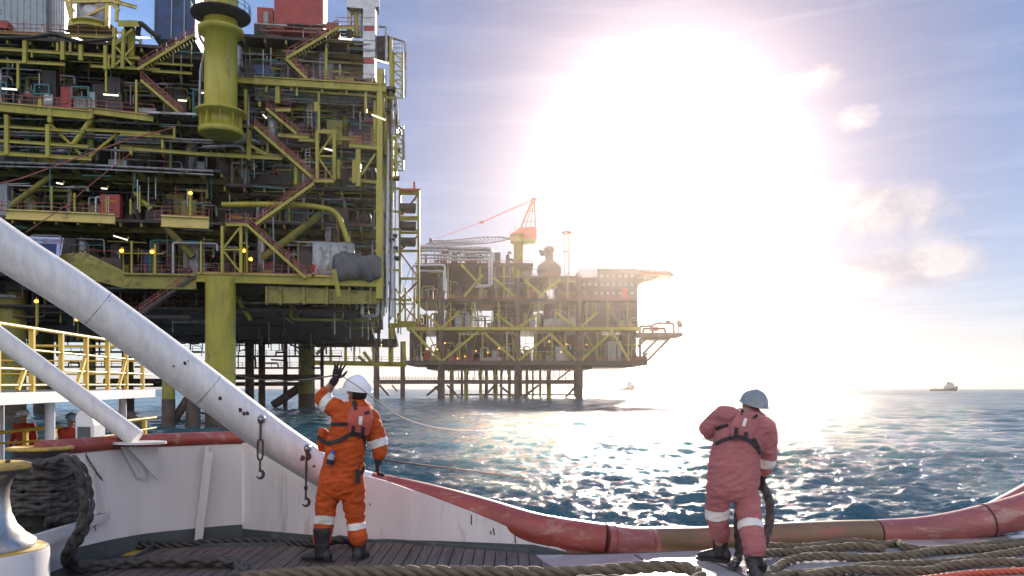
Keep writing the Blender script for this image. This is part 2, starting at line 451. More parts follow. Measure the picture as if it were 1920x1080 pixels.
def slab(u0, u1, v0, v1, z, th=.35, m='grating', name='deck'):
    A.add(name, M[m], MB().hexa([U(u0,v0,z-th),U(u1,v0,z-th),U(u1,v1,z-th),U(u0,v1,z-th),U(u0,v0,z),U(u1,v0,z),U(u1,v1,z),U(u0,v1,z)]))
def uof(px, v=0): return (Q(px, 500, v)-C0).dot(UD)
def cuboid(x0, y0, x1, y1, v0, dv, m, name, asm=None, ribs=0, rm=None):
    """box whose front fills the pixel rectangle on layer v0, dv deep"""
    a = Q(x0, y1, v0); b = Q(x1, y1, v0); t = Q((x0+x1)/2, y0, v0).z; z0 = min(a.z, b.z)
    d = VD*dv; up = Vector((0,0,t-z0)); a.z = b.z = z0
    mb = MB().hexa([a, b, b+d, a+d, a+up, b+up, b+d+up, a+d+up])
    n = ribs
    for i in range(n):
        p = a.lerp(b, (i+.5)/n)-VD*.05; mb.beam(p+up*.03, p+up*.97, .12, .1)
    (asm or A).add(name, M[m], mb); return mb

zA, zM, zG, zC = zof(120, 66), zof(120, 205), zof(120, 398), zof(413, 516)
zB, zD, zE = zof(600, 150), zof(600, 262), zof(600, 338)
uL, uS = -72, uof(410)
# decks: one plate per storey on each side of the big leg, and the cellar deck under all
slab(uL, uof(300), 1.2, 42, zA); slab(uof(300), uS, 4, 42, zA-.01); slab(uL, uS, .8, 46, zM); slab(uL, uS, 1.5, 46, zof(120, 300)); slab(uL, uS, 3, 50, zG)
slab(uS, uof(742), .8, 44, zB); slab(uS, uof(716), 2.2, 44, zD); slab(uS, uof(716), 3.5, 46, zE); slab(uS, uof(716), 4, 46, zof(600, 405))
slab(uL, uof(716), .9, 84, zC, .5, 'dark'); slab(uS, uof(690), 2, 40, zof(600, 60))
slab(uL, uof(690), 4, 86, zC-3.6, .3, 'dark', 'underdeck')
def joists(u0, u1, v0, v1, z):
    n = int((u1-u0)/2.4)
    for i in range(n+1):
        u = u0+(u1-u0)*i/max(n,1); A.add('joist', M['olive' if i%3 else 'yellow'], MB().beam(U(u,v0,z-.62),U(u,v1,z-.62),.22,.5))
    for v in (v0+3, v0+7): A.add('joist', M['olive'], MB().beam(U(u0,v,z-.75),U(u1,v,z-.75),.3,.7))
for a in ((-52,uof(300),1.4,12,zA),(-52,uS,1,13,zM),(-52,uS,1.7,12,zof(120,300)),(-52,uS,3.2,14,zG),(uS,-.3,1,12,zB),(uS,-.3,2.4,12,zD),(uS,-.3,3.7,13,zE),(uS,-.3,4.2,14,zof(600,405)),(uS,uof(690),2.2,10,zof(600,60))): joists(*a)
# solid modules that close the storeys from behind
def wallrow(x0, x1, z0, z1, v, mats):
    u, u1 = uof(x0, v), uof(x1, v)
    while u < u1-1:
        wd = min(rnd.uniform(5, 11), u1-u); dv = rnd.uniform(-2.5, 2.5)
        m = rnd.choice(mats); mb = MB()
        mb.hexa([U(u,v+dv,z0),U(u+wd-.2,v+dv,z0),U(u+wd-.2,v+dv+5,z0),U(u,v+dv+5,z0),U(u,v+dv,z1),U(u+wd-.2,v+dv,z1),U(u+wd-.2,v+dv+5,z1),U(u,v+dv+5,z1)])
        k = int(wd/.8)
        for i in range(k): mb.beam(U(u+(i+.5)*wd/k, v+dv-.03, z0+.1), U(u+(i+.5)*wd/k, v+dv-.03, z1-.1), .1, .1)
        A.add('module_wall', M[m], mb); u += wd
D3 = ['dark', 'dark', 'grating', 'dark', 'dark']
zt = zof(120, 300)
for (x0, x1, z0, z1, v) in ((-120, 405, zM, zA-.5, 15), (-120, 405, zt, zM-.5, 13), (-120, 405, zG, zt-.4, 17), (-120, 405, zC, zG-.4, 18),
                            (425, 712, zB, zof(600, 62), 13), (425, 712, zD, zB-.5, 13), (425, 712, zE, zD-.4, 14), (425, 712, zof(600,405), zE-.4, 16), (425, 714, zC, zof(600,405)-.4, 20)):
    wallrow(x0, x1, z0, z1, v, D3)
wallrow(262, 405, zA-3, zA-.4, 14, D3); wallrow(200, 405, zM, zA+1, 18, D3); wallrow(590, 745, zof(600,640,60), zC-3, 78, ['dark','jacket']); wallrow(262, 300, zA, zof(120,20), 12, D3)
# pale clad walls with doors, on the right
cuboid(525, 72, 700, 148, 7.5, 3, 'cladding', 'clad_wall', ribs=26)
cuboid(588, 198, 640, 262, 8, 3, 'cladding', 'clad_wall', ribs=9); cuboid(648, 200, 700, 264, 8.5, 3, 'cladding', 'clad_wall', ribs=7)
cuboid(620, 103, 656, 146, 7.2, .25, 'greybox', 'door'); cuboid(622, 218, 643, 262, 7.7, .25, 'greybox', 'door')
cuboid(655, 90, 690, 148, 6.5, 2, 'cladding', 'clad_wall', ribs=6)

# --- left half, front beams, rails and posts
for b in ((-60,58,214,70,6), (-60,88,262,109,6), (-60,111,122,121,6), (170,124,300,131,5), (-60,196,172,217,17), (166,207,288,223,12),
          (-60,233,158,247,5), (-60,260,165,275,6), (-60,284,172,298,7), (160,243,300,251,5), (226,277,402,291,6), (225,252,330,257,5),
          (282,118,362,123,4), (285,133,360,138,5)): B(*b)
for b in ((12,402,216,411,19), (303,415,392,419,22)): B(*b, m='pale_yellow')
B(233,527,368,529,29,-.2,'olive'); B(-60,497,118,487,20,.5,'olive')
A.add('deck_beam', M['olive'], MB().prism([Q(112,476,.2),Q(160,473,.2),Q(240,512,-.1),Q(240,542,-.1),Q(160,522,.2),Q(112,505,.2)], VD*.5))
B(366,520,720,530,17,-.1); B(368,512,700,519,4,-.3,'pale_yellow')
A.add('deck_beam', M['olive'], MB().prism([Q(500,536,.4),Q(712,546,.4),Q(712,570,.4),Q(500,568,.4)], VD*.4))
for x in (500, 526, 570, 613, 655, 695): post(x, 538, 571, 4, .2, 'olive', 'stiffener')
for x,y0,y1,w in ((47,74,119,7),(118,78,113,7),(108,80,97,4),(132,80,97,4),(152,84,114,7),(198,86,131,6),(60,96,108,3),(204,108,130,4),
                  (34,119,166,4),(13,216,290,7),(90,234,296,7),(199,131,172,3),(246,276,291,5),(327,237,262,4),(305,262,278,4),(76,186,203,6),(94,203,230,7),(172,205,222,7),
                  (256,150,215,4),(97,349,394,3),(140,362,396,3),(200,368,398,3),(262,360,398,3),(245,374,402,3)): post(x,y0,y1,w)
for x0,y0,x1,y1,w,v in ((93,232,152,290,6,.5),(171,224,134,276,10,.3),(221,250,168,294,6,.5),(97,329,17,388,11,3),(130,290,180,318,16,4),(252,362,284,392,9,4),(310,425,362,482,14,4),
                      (494,483,602,402,15,3),(430,540,470,600,8,5)):
    B(x0,y0,x1,y1,w,v,'olive' if w>10 else 'yellow','brace','t')
B(170,212,170,296,13,2,'olive','post','t')
for x0,y0,x1,y1 in ((-60,60,214,68),(-60,190,172,206),(170,206,288,214),(-60,394,216,402),(303,404,392,408),(240,514,366,516),(-60,478,112,474)): railq(x0,y0,x1,y1,-.05)
railq(290,412,380,414,1); railq(380,511,700,518,.3)
# thick cables and grey pipe runs behind the left beams
pipe([Q(-60,72,-.3),Q(60,70,-.3),Q(100,63,-.3),Q(150,79,-.3),Q(215,72,-.3)], .22, 'black', 'cable')
for y,r in ((252,.16),(257,.1),(279,.14),(226,.12),(309,.18),(316,.12)): pipe([Q(-60,y-6,1.2),Q(155,y,1.2),Q(400,y+12,1.4)], r)
for i in range(16):
    y = rnd.uniform(215, 300); x = rnd.uniform(-40, 250); L = rnd.uniform(60, 180)
    pipe([Q(x,y,2.5),Q(x+L,y+L*.05,2.5),Q(x+L,y+L*.05+rnd.uniform(10,25),2.5)], rnd.uniform(.06,.15), rnd.choice(['pipe','dark','grating']))
# pale plate platform at the big leg, hooked pipe, tool boxes and frames
A.add('deck', M['pipe'], MB().hexa([Q(276,212,-.8),Q(372,216,-.8),Q(372,216,2),Q(276,212,2),Q(276,208,-.8),Q(372,212,-.8),Q(372,212,2),Q(276,208,2)]))
pipe([Q(372,45,-1.2),Q(374,70,-1.2),Q(386,88,-1.2),Q(376,130,-1.2),Q(374,210,-1.2)], .16, 'pipe')
for x0,y0,x1,y1 in ((65,159,92,176),(135,163,166,182),(2,155,12,176)):
    mb = MB(); P = [Q(x0,y0,.8),Q(x1,y0,.8),Q(x1,y1,.8),Q(x0,y1,.8)]
    for a,b in zip(P,P[1:]+P[:1]): mb.beam(a,b,.13)
    for p in P: mb.beam(p,p+VD*1.5,.1)
    A.add('equipment_frame', M['teal'], mb)
cuboid(64,181,126,201,2,2,'redrail','equipment_box',ribs=5); cuboid(138,184,162,203,1.5,1.5,'cladding','equipment_box',ribs=4); cuboid(164,172,178,205,1.8,1.2,'greybox','equipment_box')
# roof of the left half: clad house, white vessel in its frame, framework tower
cuboid(-60,-60,86,57,3,9,'greybox','clad_house',ribs=12); cuboid(86,-60,121,58,4,6,'insul','clad_house',ribs=8); cuboid(-5,38,14,51,1.5,1.5,'redbox','equipment_box')
cv = Q(174, 50, 3); s_ = mpp(cv)
A.add('vessel', M['insul'], MB().lathe(cv, [(31*s_,0),(31*s_,.4),(28*s_,.5),(27*s_,1.9),(27.6*s_,2.0),(27*s_,2.1),(26*s_,3.0),(26.6*s_,3.1),(26*s_,3.2),(24*s_,6)], 28))
A.add('vessel_base', M['yellow'], MB().lathe(cv-Vector((0,0,.9)), [(42*s_,0),(42*s_,.25),(38*s_,.3),(38*s_,.6),(41*s_,.65),(41*s_,.88)], 28))
for a,b,w in (((132,44),(205,10),4),((203,-20),(201,52),7),((122,-5),(136,50),4),((122,-5),(140,22),4),((205,3),(223,20),6),((218,40),(222,-20),5),((132,-20),(134,48),5)):
    A.add('vessel_frame', M['pale_yellow'], MB().beam(Q(*a,1.2),Q(*b,1.2),w*s_))
B(135,2,206,0,9,1.0,'pale_yellow','vessel_frame'); B(206,0,256,14,7,1.0,'pale_yellow','vessel_frame')
mb = MB()
for x,y0,y1 in ((215,52,128),(250,52,130),(232,56,130),(245,60,118)): mb.beam(Q(x,y0,-.3 if x<240 else .6),Q(x-2,y1,-.3 if x<240 else .6),.38)
for a,b in (((217,80),(249,55)),((217,88),(247,122)),((217,84),(240,62)),((217,122),(249,90))): mb.beam(Q(*a,-.3),Q(*b,-.3),.24)
A.add('framework_tower', M['yellow'], mb, [('roof', M['yellow'], MB().hexa([Q(221,50,-.6),Q(262,50,-.6),Q(262,50,2.5),Q(221,50,2.5),Q(221,38,-.6),Q(257,38,-.6),Q(257,38,2.5),Q(221,38,2.5)]))])
cuboid(289,-60,366,72,4,8,'bluebox','clad_house'); 
for x in (291,323,347): pipe([Q(x,-60,3.8),Q(x-2,72,3.8)], .08, 'greybox')
pipe([Q(258,66,1),Q(262,42,1),Q(270,48,1),Q(285,62,1),Q(300,70,1)], .3, 'dark'); 
stair(Q(258,130,-.6), Q(365,64,-.6)); stair(Q(340,215,-.4), Q(264,150,-.4)); railq(258,130,270,131,-.6)
# the big yellow pedestal hung before the leg, with its flanges and top platform
pc = Q(414, 255, -3); s_ = mpp(pc); zf = lambda y: (HY-y)*s_+EYE-pc.z
mbp = MB().lathe(pc, [(0,zf(254)),(38*s_,zf(254)),(40*s_,zf(252)),(40*s_,zf(243)),(31*s_,zf(241)),(31*s_,zf(217)),(46*s_,zf(214)),(46*s_,zf(210)),(29.5*s_,zf(207)),(29.5*s_,zf(70)),(38*s_,zf(66)),(41*s_,zf(60)),(41*s_,zf(56)),(30*s_,zf(54)),(30*s_,zf(-60))], 40)
A.add('pedestal', M['yellow'], mbp)
for k in range(10):
    a = 2*math.pi*k/10; d = Vector((math.cos(a), math.sin(a), 0))
    A.add('gusset', M['yellow'], MB().beam(pc+d*33*s_+Vector((0,0,zf(242))), pc+d*33*s_+Vector((0,0,zf(216))), .1, 13*s_, up=d))
A.add('deck', M['dark'], MB().lathe(pc+Vector((0,0,zf(40))), [(30*s_,0),(40*s_,5*s_),(54*s_,9*s_),(54*s_,12*s_),(0,12*s_)], 20))
hr = MB()
for k in range(20):
    a, b = 2*math.pi*k/20, 2*math.pi*(k+1)/20; p = pc+Vector((math.cos(a)*53*s_, math.sin(a)*53*s_, zf(28))); q = pc+Vector((math.cos(b)*53*s_, math.sin(b)*53*s_, zf(28)))
    hr.beam(p, p+Vector((0,0,1.15)), .07)
    for h in (.6, 1.15): hr.beam(p+Vector((0,0,h)), q+Vector((0,0,h)), .06)
A.add('handrail', M['teal'], hr)

# --- right half
B(476,151,724,166,15,-.1); B(440,150,480,153,10,.3); B(560,170,742,184,4,.4); B(521,253,580,258,7,.5); B(480,284,530,296,6,.2); B(380,289,528,297,7,.1)
B(655,272,718,278,9,-.1); B(560,262,600,264,6,.2); B(632,258,668,262,8,.2); B(655,336,706,342,6,.4)
for x,y0,y1,w in ((521,153,194,8),(500,156,172,4),(547,155,170,4),(557,158,180,4),(604,160,174,4),(650,165,178,4),(686,172,212,5),(593,192,210,7),(461,168,225,5),(487,190,200,4),
                  (467,245,300,7),(502,265,290,4),(635,300,335,6),(665,300,344,8),(672,280,350,9),(555,310,345,5),(598,175,262,4),(612,90,148,4)): post(x,y0,y1,w,.1)
for x0,y0,x1,y1,w in ((468,272,500,290,5),(676,330,704,288,4),(480,256,505,245,3)): B(x0,y0,x1,y1,w,.2,'yellow','brace','s')
post(712, 130, 345, 10, 0); post(712, 340, 560, 12, 0, 'yellow'); post(703, 190, 280, 5, .6)
for i,y in enumerate((166,169,173,177,181,186)):
    pipe([Q(478,y,.9+i*.3),Q(560,y+5,.9+i*.3),Q(700,y+13,.9+i*.3)], (.17,.1,.15,.1,.2,.16)[i])
for i in range(3): pipe([Q(452+i*7,128,1.5),Q(462+i*7,130,1.5),Q(462+i*7,150,1.5),Q(457+i*7,160,1.5),Q(470+i*7,172,1.5)], .3, 'grating', bend=1)
pipe([Q(440,266,.6),Q(470,262,.6),Q(490,268,.6)], .2); pipe([Q(380,276,1),Q(450,273,1),Q(460,285,1)], .2)
railq(562,148,724,158,-.2); railq(560,252,600,254,1); railq(655,265,716,270,-.2); railq(490,58,612,62,2)
stair(Q(537,109,-.3), Q(634,52,-.3)); stair(Q(575,148,-.2), Q(536,110,-.2)); stair(Q(556,251,.6), Q(499,203,.6)); stair(Q(586,334,-1.2), Q(477,238,-1.2)); stair(Q(480,420,-1.4), Q(588,344,-1.4)); stair(Q(573,521,-1.6), Q(461,420,-1.6))
stair(Q(262,588,-.6), Q(366,517,-.6), sm='grating')
for x0,x1,y,v in ((628,664,50,-.3),(586,627,337,-1.2),(424,466,419,-1.5),(516,545,204,.4)):
    A.add('landing', M['yellow'], MB().hexa([Q(x0,y+5,v),Q(x1,y+5,v),Q(x1,y+5,v+2.4),Q(x0,y+5,v+2.4),Q(x0,y,v),Q(x1,y,v),Q(x1,y,v+2.4),Q(x0,y,v+2.4)])); railq(x0,y,x1,y,v)
def xtower(xa, xb, y0, y1, v, w=6):
    mb = MB()
    for dv in (0, 2.2):
        for x in (xa, xb): mb.beam(Q(x,y0,v+dv),Q(x,y1,v+dv),w*mpp(Q(x,y0,v)))
        ym = (y0+y1)/2
        for a,b in (((xa,ym),(xb,y0)),((xa,ym),(xb,y1)),((xa,ym),(xb,ym))): mb.beam(Q(*a,v+dv),Q(*b,v+dv),.2)
    A.add('framework_tower', M['yellow'], mb)
xtower(595,627,248,338,-1.0); xtower(417,452,424,512,-1.2,5); A.add('landing', M['yellow'], MB().hexa([Q(593,250,-1.2),Q(630,250,-1.2),Q(630,250,1.5),Q(593,250,1.5),Q(593,243,-1.2),Q(630,243,-1.2),Q(630,243,1.5),Q(593,243,1.5)]))
pipe([Q(416,384,.5),Q(500,383,.5),Q(580,385,.5),Q(630,395,.5),Q(645,430,.5),Q(653,455,.5)], .36, 'yellow', 'monorail', 10, 2.5)
for x,y0,y1 in ((600,100,150),(577,196,240),(573,280,340),(611,425,455)):
    mb = MB()
    for dx in (0, 8): mb.beam(Q(x+dx,y0,1),Q(x+dx,y1,1),.06)
    for i in range(10): yy=y0+(y1-y0)*i/10; mb.beam(Q(x,yy,1),Q(x+8,yy,1),.05)
    A.add('ladder', M['pipe'], mb)
# red houses, exhaust stack with its elbow, roof rails
cuboid(514,-60,606,58,5,8,'redbox','clad_house',ribs=0); cuboid(482,14,512,50,5.5,5,'redbox','clad_house'); cuboid(494,22,503,50,5.3,.3,'cladding','door'); cuboid(612,42,636,54,3,3,'redbox','equipment_box')
st = MB(); x_ = Q(695,152,1.5); s_ = mpp(x_)
for i,(y0,y1) in enumerate(((16,38),(39,53),(63,80),(81,96),(97,112),(124,152))): st.beam(Q(694,y1,1.5),Q(694,y0,1.5),22*s_,22*s_)
A.add('exhaust_stack', M['insul'], st, [('collar', M['redbox'], MB().beam(Q(694,62.6,1.5),Q(694,54,1.5),21*s_,21*s_)), ('collar', M['redbox'], MB().beam(Q(694,123,1.5),Q(694,113,1.5),21*s_,21*s_))])
A.add('exhaust_duct', M['insul'], MB().prism([Q(650,-60,1),Q(711,-60,1),Q(711,12,1),Q(682,16,1),Q(650,13,1)], VD*2.2))
for x,y in ((655,20),(668,30),(675,25)): pipe([Q(x,y-8,2),Q(x,70,2)], .35, rnd.choice(['pipe','yellow']))
# outriggers on the right edge: bracket platforms, hooped pipes, tubes catching the sun
def outrig(x0, x1, y0, y1, n, v):
    mb = MB(); hr = MB()
    for i in range(n+1):
        y = y0+(y1-y0)*i/n
        mb.hexa([Q(x0,y+3,v),Q(x1,y+3,v),Q(x1,y+3,v+3),Q(x0,y+3,v+3),Q(x0,y,v),Q(x1,y,v),Q(x1,y,v+3),Q(x0,y,v+3)])
    for x in (x0+1, x1-1):
        for dv in (.2, 2.8): mb.beam(Q(x,y0,v+dv),Q(x,y1,v+dv),.28)
    for i in range(n): y=y0+(y1-y0)*i/n; mb.beam(Q(x0,y,v+.1),Q(x1,y+(y1-y0)/n,v+.1),.14)
    for dv in (.1, 2.9): 
        for h in (.6,1.15): hr.beam(Q(x0,y0,v+dv)+Vector((0,0,h)),Q(x1,y0,v+dv)+Vector((0,0,h)),.07)
        for k in range(4): p=Q(x0,y0,v+dv).lerp(Q(x1,y0,v+dv),k/3); hr.beam(p,p+Vector((0,0,1.15)),.07)
    A.add('outrigger_platform', M['yellow'], mb, [('handrail', M['pipe'], hr)])
outrig(737,756,98,182,5,2); outrig(742,757,252,318,4,3); outrig(735,744,255,330,4,1)
pipe([Q(710,50,1),Q(724,50,1),Q(724,118,1)], .16, 'pipe'); pipe([Q(730,70,2),Q(745,74,2),Q(760,78,2),Q(761,180,2)], .16, 'pipe'); pipe([Q(738,198,2),Q(744,198,2),Q(744,252,2)], .18,'dark'); pipe([Q(745,236,3),Q(757,242,3),Q(758,300,3)], .12, 'pipe')
A.add('equipment_box', M['dark'], MB().prism([Q(706,68,2.5),Q(730,66,2.5),Q(734,100,2.5),Q(706,100,2.5)], VD*3)); post(733,70,180,5,1.5); post(719,130,215,4,.5)
for i in range(22):
    x = 716+rnd.random()*26+(i%3); y0 = rnd.choice((165,180,190,262)); y1 = rnd.uniform(520, 600)
    pipe([Q(x,y0,1+rnd.random()*6),Q(x-(y1-y0)*.01,y1,1+rnd.random()*6)], rnd.uniform(.10,.24), rnd.choice(['insul','pipe','yellow','insul']))
for i in range(26):
    x = rnd.uniform(714, 738); y = rnd.uniform(190, 560); cuboid(x,y,x+rnd.uniform(6,20),y+rnd.uniform(2,5),rnd.uniform(1,5),2,rnd.choice(['yellow','grating','dark']),'bracket')
for y in (352,395,428,470,505,560): B(700,y,752,y+2,4,2.5,'yellow','deck_beam')
# stair tower standing at the rear right corner
tw = MB(); tr_ = MB()
for x in (750, 785):
    for d in (150, 155): tw.beam(at(x,358,d),at(x,602,d),.45)
ys = (357,405,434,468,520,560,602)
for i,y in enumerate(ys):
    tw.hexa([at(748,y+(9 if i<2 else 5),149.5),at(787,y+(9 if i<2 else 5),149.5),at(787,y+5,156),at(748,y+5,156),at(748,y,149.5),at(787,y,149.5),at(787,y,156),at(748,y,156)])
    if i: tr_.beam(at(752 if i%2 else 784,y,151),at(784 if i%2 else 752,ys[i-1]+8,151),.5,.3)
A.add('stair_tower', M['yellow'], tw, [('roof', M['crane_red'], MB().hexa([at(747,357,149),at(788,357,149),at(788,357,156.5),at(747,357,156.5),at(747,353,149),at(788,353,149),at(788,353,156.5),at(747,353,156.5)])), ('staircase', M['redrail'], tr_)])
A.add('mast', M['redrail'], MB().tube([at(777,353,152),at(777,341,152)],.25,8))
for y in (381,415,445): cuboid(750,y,780,y+10,46,4,'dark','equipment_box')

# --- legs, jacket and what hangs under the cellar deck
def leg(px, d, r, top, m='yellow', name='leg'):
    p = at(px, HY, d); mb = MB().tube([(p.x,p.y,SEA-4),(p.x,p.y,top)], r, 28)
    splash = MB().tube([(p.x,p.y,SEA-3.9),(p.x,p.y,SEA+3.4)], r+.03, 28)
    A.add(name, M[m], mb, [('splash_zone', M['jacket'], splash)])
leg(413.5, 99, 1.78, zC-.3); leg(575, 186, 1.85, zC-.5, 'olive'); leg(468, 178, .95, zC-.5, 'jacket'); leg(491, 182, .75, zC-.5,'jacket'); leg(82, 150, 1.7, zC-.5, 'olive'); leg(20, 101, 1.7, zC-.5, 'olive'); leg(-110, 97, 1.78, zC-.3)
leg(316, 94, .72, 3.0, 'olive'); leg(362, 95, .8, 1.5, 'olive'); leg(535,186,.5,zC-.5,'jacket'); leg(604,186,.4,zC-.5,'jacket'); leg(240,170,1.2,zC-.5,'olive'); leg(170,180,1.2,zC-.5,'olive')
for a,b,r,d in (((322,795),(352,748),.5,95),((240,775),(312,835),.4,100),((512,760),(560,728),1.0,186),((440,705),(562,712),.35,184),((196,715),(420,716),.6,160),((30,690),(190,760),.5,170),((240,640),(330,690),.4,140)):
    A.add('brace', M['jacket'], MB().tube([at(*a,d),at(*b,d)],r,12))
for y,h,x0,x1,d in ((707,1.2,436,600,183),(720,.9,436,566,183),(690,.4,436,600,186),(668,.35,430,640,186),(722,.8,0,440,165),(688,.35,0,400,175),(660,.35,0,380,175),(770,.6,436,566,186)):
    A.add('jacket_walkway', M['jacket'], MB().beam(at(x0,y,d),at(x1,y,d),2.4,h))
    if y in (690,668,688,660): rail([at(x0,y,d),at(x1,y,d)],1.3,'jacket',2.2,.05)
for i in range(60):      # small pipework standing on the jacket walkways, dark against the sea
    d = rnd.uniform(150,186); x = rnd.uniform(40,585); y0 = rnd.choice((690,668,640,660)); L = rnd.uniform(4,30)
    P = [at(x,y0,d),at(x,y0-rnd.uniform(6,40),d)]; P.append(P[1]+Vector((rnd.uniform(-4,4),0,rnd.uniform(-1,1)))); pipe(P, rnd.uniform(.06,.22), 'dark')
for i in range(34):      # hangers, trays and conduits under the deck
    v = rnd.uniform(2,78); u = rnd.uniform(-62,-3); z = zC-rnd.uniform(.8,4.5)
    if rnd.random() < .55: A.add('cable_tray', M[rnd.choice(['dark','grating','jacket'])], MB().beam(U(u,v,z),U(min(u+rnd.uniform(4,18),-1),v,z),.6,.18))
    else: A.add('cable_tray', M['dark'], MB().beam(U(u,v,z),U(u,min(v+rnd.uniform(6,25),82),z),.4,.25))
for i in range(46): 
    v = rnd.uniform(1,60); u = rnd.uniform(-40,-1); z = zC-.6; A.add('hanger', M[rnd.choice(['dark','grating','pipe'])], MB().beam(U(u,v,z),U(u,v,z-rnd.uniform(2,6.5)),.12,.12))
for v in range(4,84,8): A.add('deck_beam', M['dark'], MB().ibeam(U(uL,v,zC-1.2),U(-.5,v,zC-1.2),.5,1.3))
for u in range(-64,-1,9): A.add('deck_beam', M['dark'], MB().ibeam(U(u,1.5,zC-1.75),U(u,83,zC-1.75),.5,.9))
for i in range(90):      # ragged fringe of pipe ends and clamps below the rear edge
    v = rnd.uniform(50,84); u = rnd.uniform(-62,-6); z = zC-3.7; h = rnd.uniform(.4,2.6)
    if rnd.random() < .6: A.add('hanger', M['dark'], MB().beam(U(u,v,z),U(u,v,z-h),.16,.16))
    else: A.add('cable_tray', M['dark'], MB().beam(U(u,v,z-h*.5),U(u+rnd.uniform(1,5),v,z-h*.5),.3,.3).beam(U(u,v,z),U(u,v,z-h),.14,.14))
for i in range(110):     # pipe runs and brackets slung under the front of the cellar deck
    v = rnd.uniform(1.5,22); u = rnd.uniform(-58,-2); z = zC-rnd.uniform(.7,5.2); L = min(rnd.uniform(2,14), -.6-u); m = rnd.choice(['dark','grating','jacket','olive','pipe','dark'])
    if rnd.random() < .6: A.add('pipe', M[m], MB().tube(arc([U(u,v,zC-.4),U(u,v,z),U(u+L,v,z),U(u+L,v,zC-.4)],.4,3),rnd.uniform(.06,.22),7))
    else: A.add('bracket', M[m], MB().beam(U(u,v,z),U(u+L*.4,v,z),.35,.45).beam(U(u,v,z),U(u,v,zC-.4),.15,.15))
# lower rear service deck at the right foot
rd = 196
A.add('deck', M['yellow'], MB().hexa([at(590,684,rd),at(762,688,rd),at(762,688,rd+14),at(590,684,rd+14),at(590,677,rd),at(762,680,rd),at(762,680,rd+14),at(590,677,rd+14)]))
A.add('deck', M['jacket'], MB().hexa([at(590,642,rd),at(745,646,rd),at(745,646,rd+14),at(590,642,rd+14),at(590,637,rd),at(745,640,rd),at(745,640,rd+14),at(590,637,rd+14)]))
for x,y0,y1,w in ((648,640,680,.6),(664,650,680,.4),(733,606,682,1.1),(758,640,684,.8),(620,645,680,.5),(700,640,682,.5)): A.add('post', M['yellow'], MB().beam(at(x,y0,rd),at(x,y1,rd),w))
for a,b in (((593,664),(617,643)),((682,660),(698,682)),((672,668),(690,684)),((736,610),(745,650))): A.add('brace', M['olive'], MB().beam(at(*a,rd),at(*b,rd),.7))
rail([at(590,677,rd),at(762,680,rd)],1.3,'jacket',2,.05)
for i in range(40): x=rnd.uniform(600,755); d=rd+rnd.uniform(-20,8); y=rnd.uniform(560,640); pipe([at(x,y,d),at(x+rnd.uniform(-1,1),y+rnd.uniform(15,60),d)], rnd.uniform(.06,.2), rnd.choice(['dark','pipe','olive','grating']))
A.add('deck', M['yellow'], MB().hexa([at(736,615,140),at(780,613,140),at(780,613,150),at(736,615,150),at(736,606,140),at(780,604,140),at(780,604,150),at(736,606,150)]))
mb = MB()
for x in (741,760,777): mb.beam(at(x,540,141),at(x,606,141),.3)
for a,b in (((741,606),(760,570)),((760,606),(777,570)),((741,570),(777,570)),((760,570),(741,540)),((777,570),(760,545))): mb.beam(at(*a,141),at(*b,141),.22)
A.add('framework_tower', M['yellow'], mb)

# --- clutter on the open decks: skids, vessels, pipes, trays, each standing on its deck
def clutter(x0, x1, y, zdeck, hmax, v0, v1, n):
    for i in range(n):
        v = rnd.uniform(v0, v1); x = rnd.uniform(x0, x1); p = Q(x, y, v); p.z = zdeck; k = rnd.random(); h = rnd.uniform(.5, hmax)
        if k < .34:
            wd = rnd.uniform(.6,2.6); mb = MB().box(p+Vector((0,0,h/2+.15)), wd, 1.2, h-.1, R(9))
            for s in (-1,1): mb.beam(p+UD*s*wd*.4, p+UD*s*wd*.4+Vector((0,0,h+.25)), .12)
            mb.box(p+Vector((0,-.65,h*.6)), wd*.5, .1, h*.4, R(9))
            A.add('equipment_skid', M[rnd.choice(['dark','greybox','grating','redbox','olive','dark','bluebox','dark','dark','grating'])], mb)
        elif k < .46:
            r = rnd.uniform(.35,.9); mb = MB().lathe(p, [(r*.8,0),(r*.8,.4),(r,.5),(r,h+.5),(r*.7,h+.5+r*.4),(.12,h+.5+r*.5),(.12,h+.9+r*.5)], 14)
            A.add('vessel', M[rnd.choice(['olive','insul','pipe','cladding','dark'])], mb)
        elif k < .85:
            top = zdeck+rnd.uniform(hmax*.7, hmax*1.15); L = min(rnd.uniform(1,6), max(.3,-.8-(p-C0).dot(UD)))
            A.add('pipe', M[rnd.choice(['pipe','dark','insul','olive','grating','redrail','teal','yellow'])], MB().tube(arc([p, Vector((p.x,p.y,top)), Vector((p.x,p.y,top))+UD*L, Vector((p.x,p.y,top-rnd.uniform(.3,2)))+UD*L], .3, 3), rnd.uniform(.05,.2), 7))
        else:
            A.add('cable_tray', M[rnd.choice(['grating','pipe','dark'])], MB().beam(p+Vector((0,0,hmax)), p+Vector((0,0,hmax))+UD*min(rnd.uniform(3,10), max(.5,-.8-(p-C0).dot(UD))), .5, .15))
clutter(-60,400,205,zM,5,1.5,9,90); clutter(-60,400,300,zt,3.2,2,9,70); clutter(-60,400,398,zG,4,3,12,80); clutter(-60,400,500,zC,4.5,2.5,14,100)
clutter(430,700,150,zB,4,2,7,40); clutter(430,705,262,zD,4.5,3,9,64); clutter(430,705,338,zE,3,3,10,60); clutter(430,705,405,zof(600,405),3.5,4.5,11,56); clutter(430,700,516,zC,5,2.5,14,90); clutter(-40,280,62,zA,2.2,2,8,14); clutter(430,600,60,zof(600,60),2.4,3,7,12)
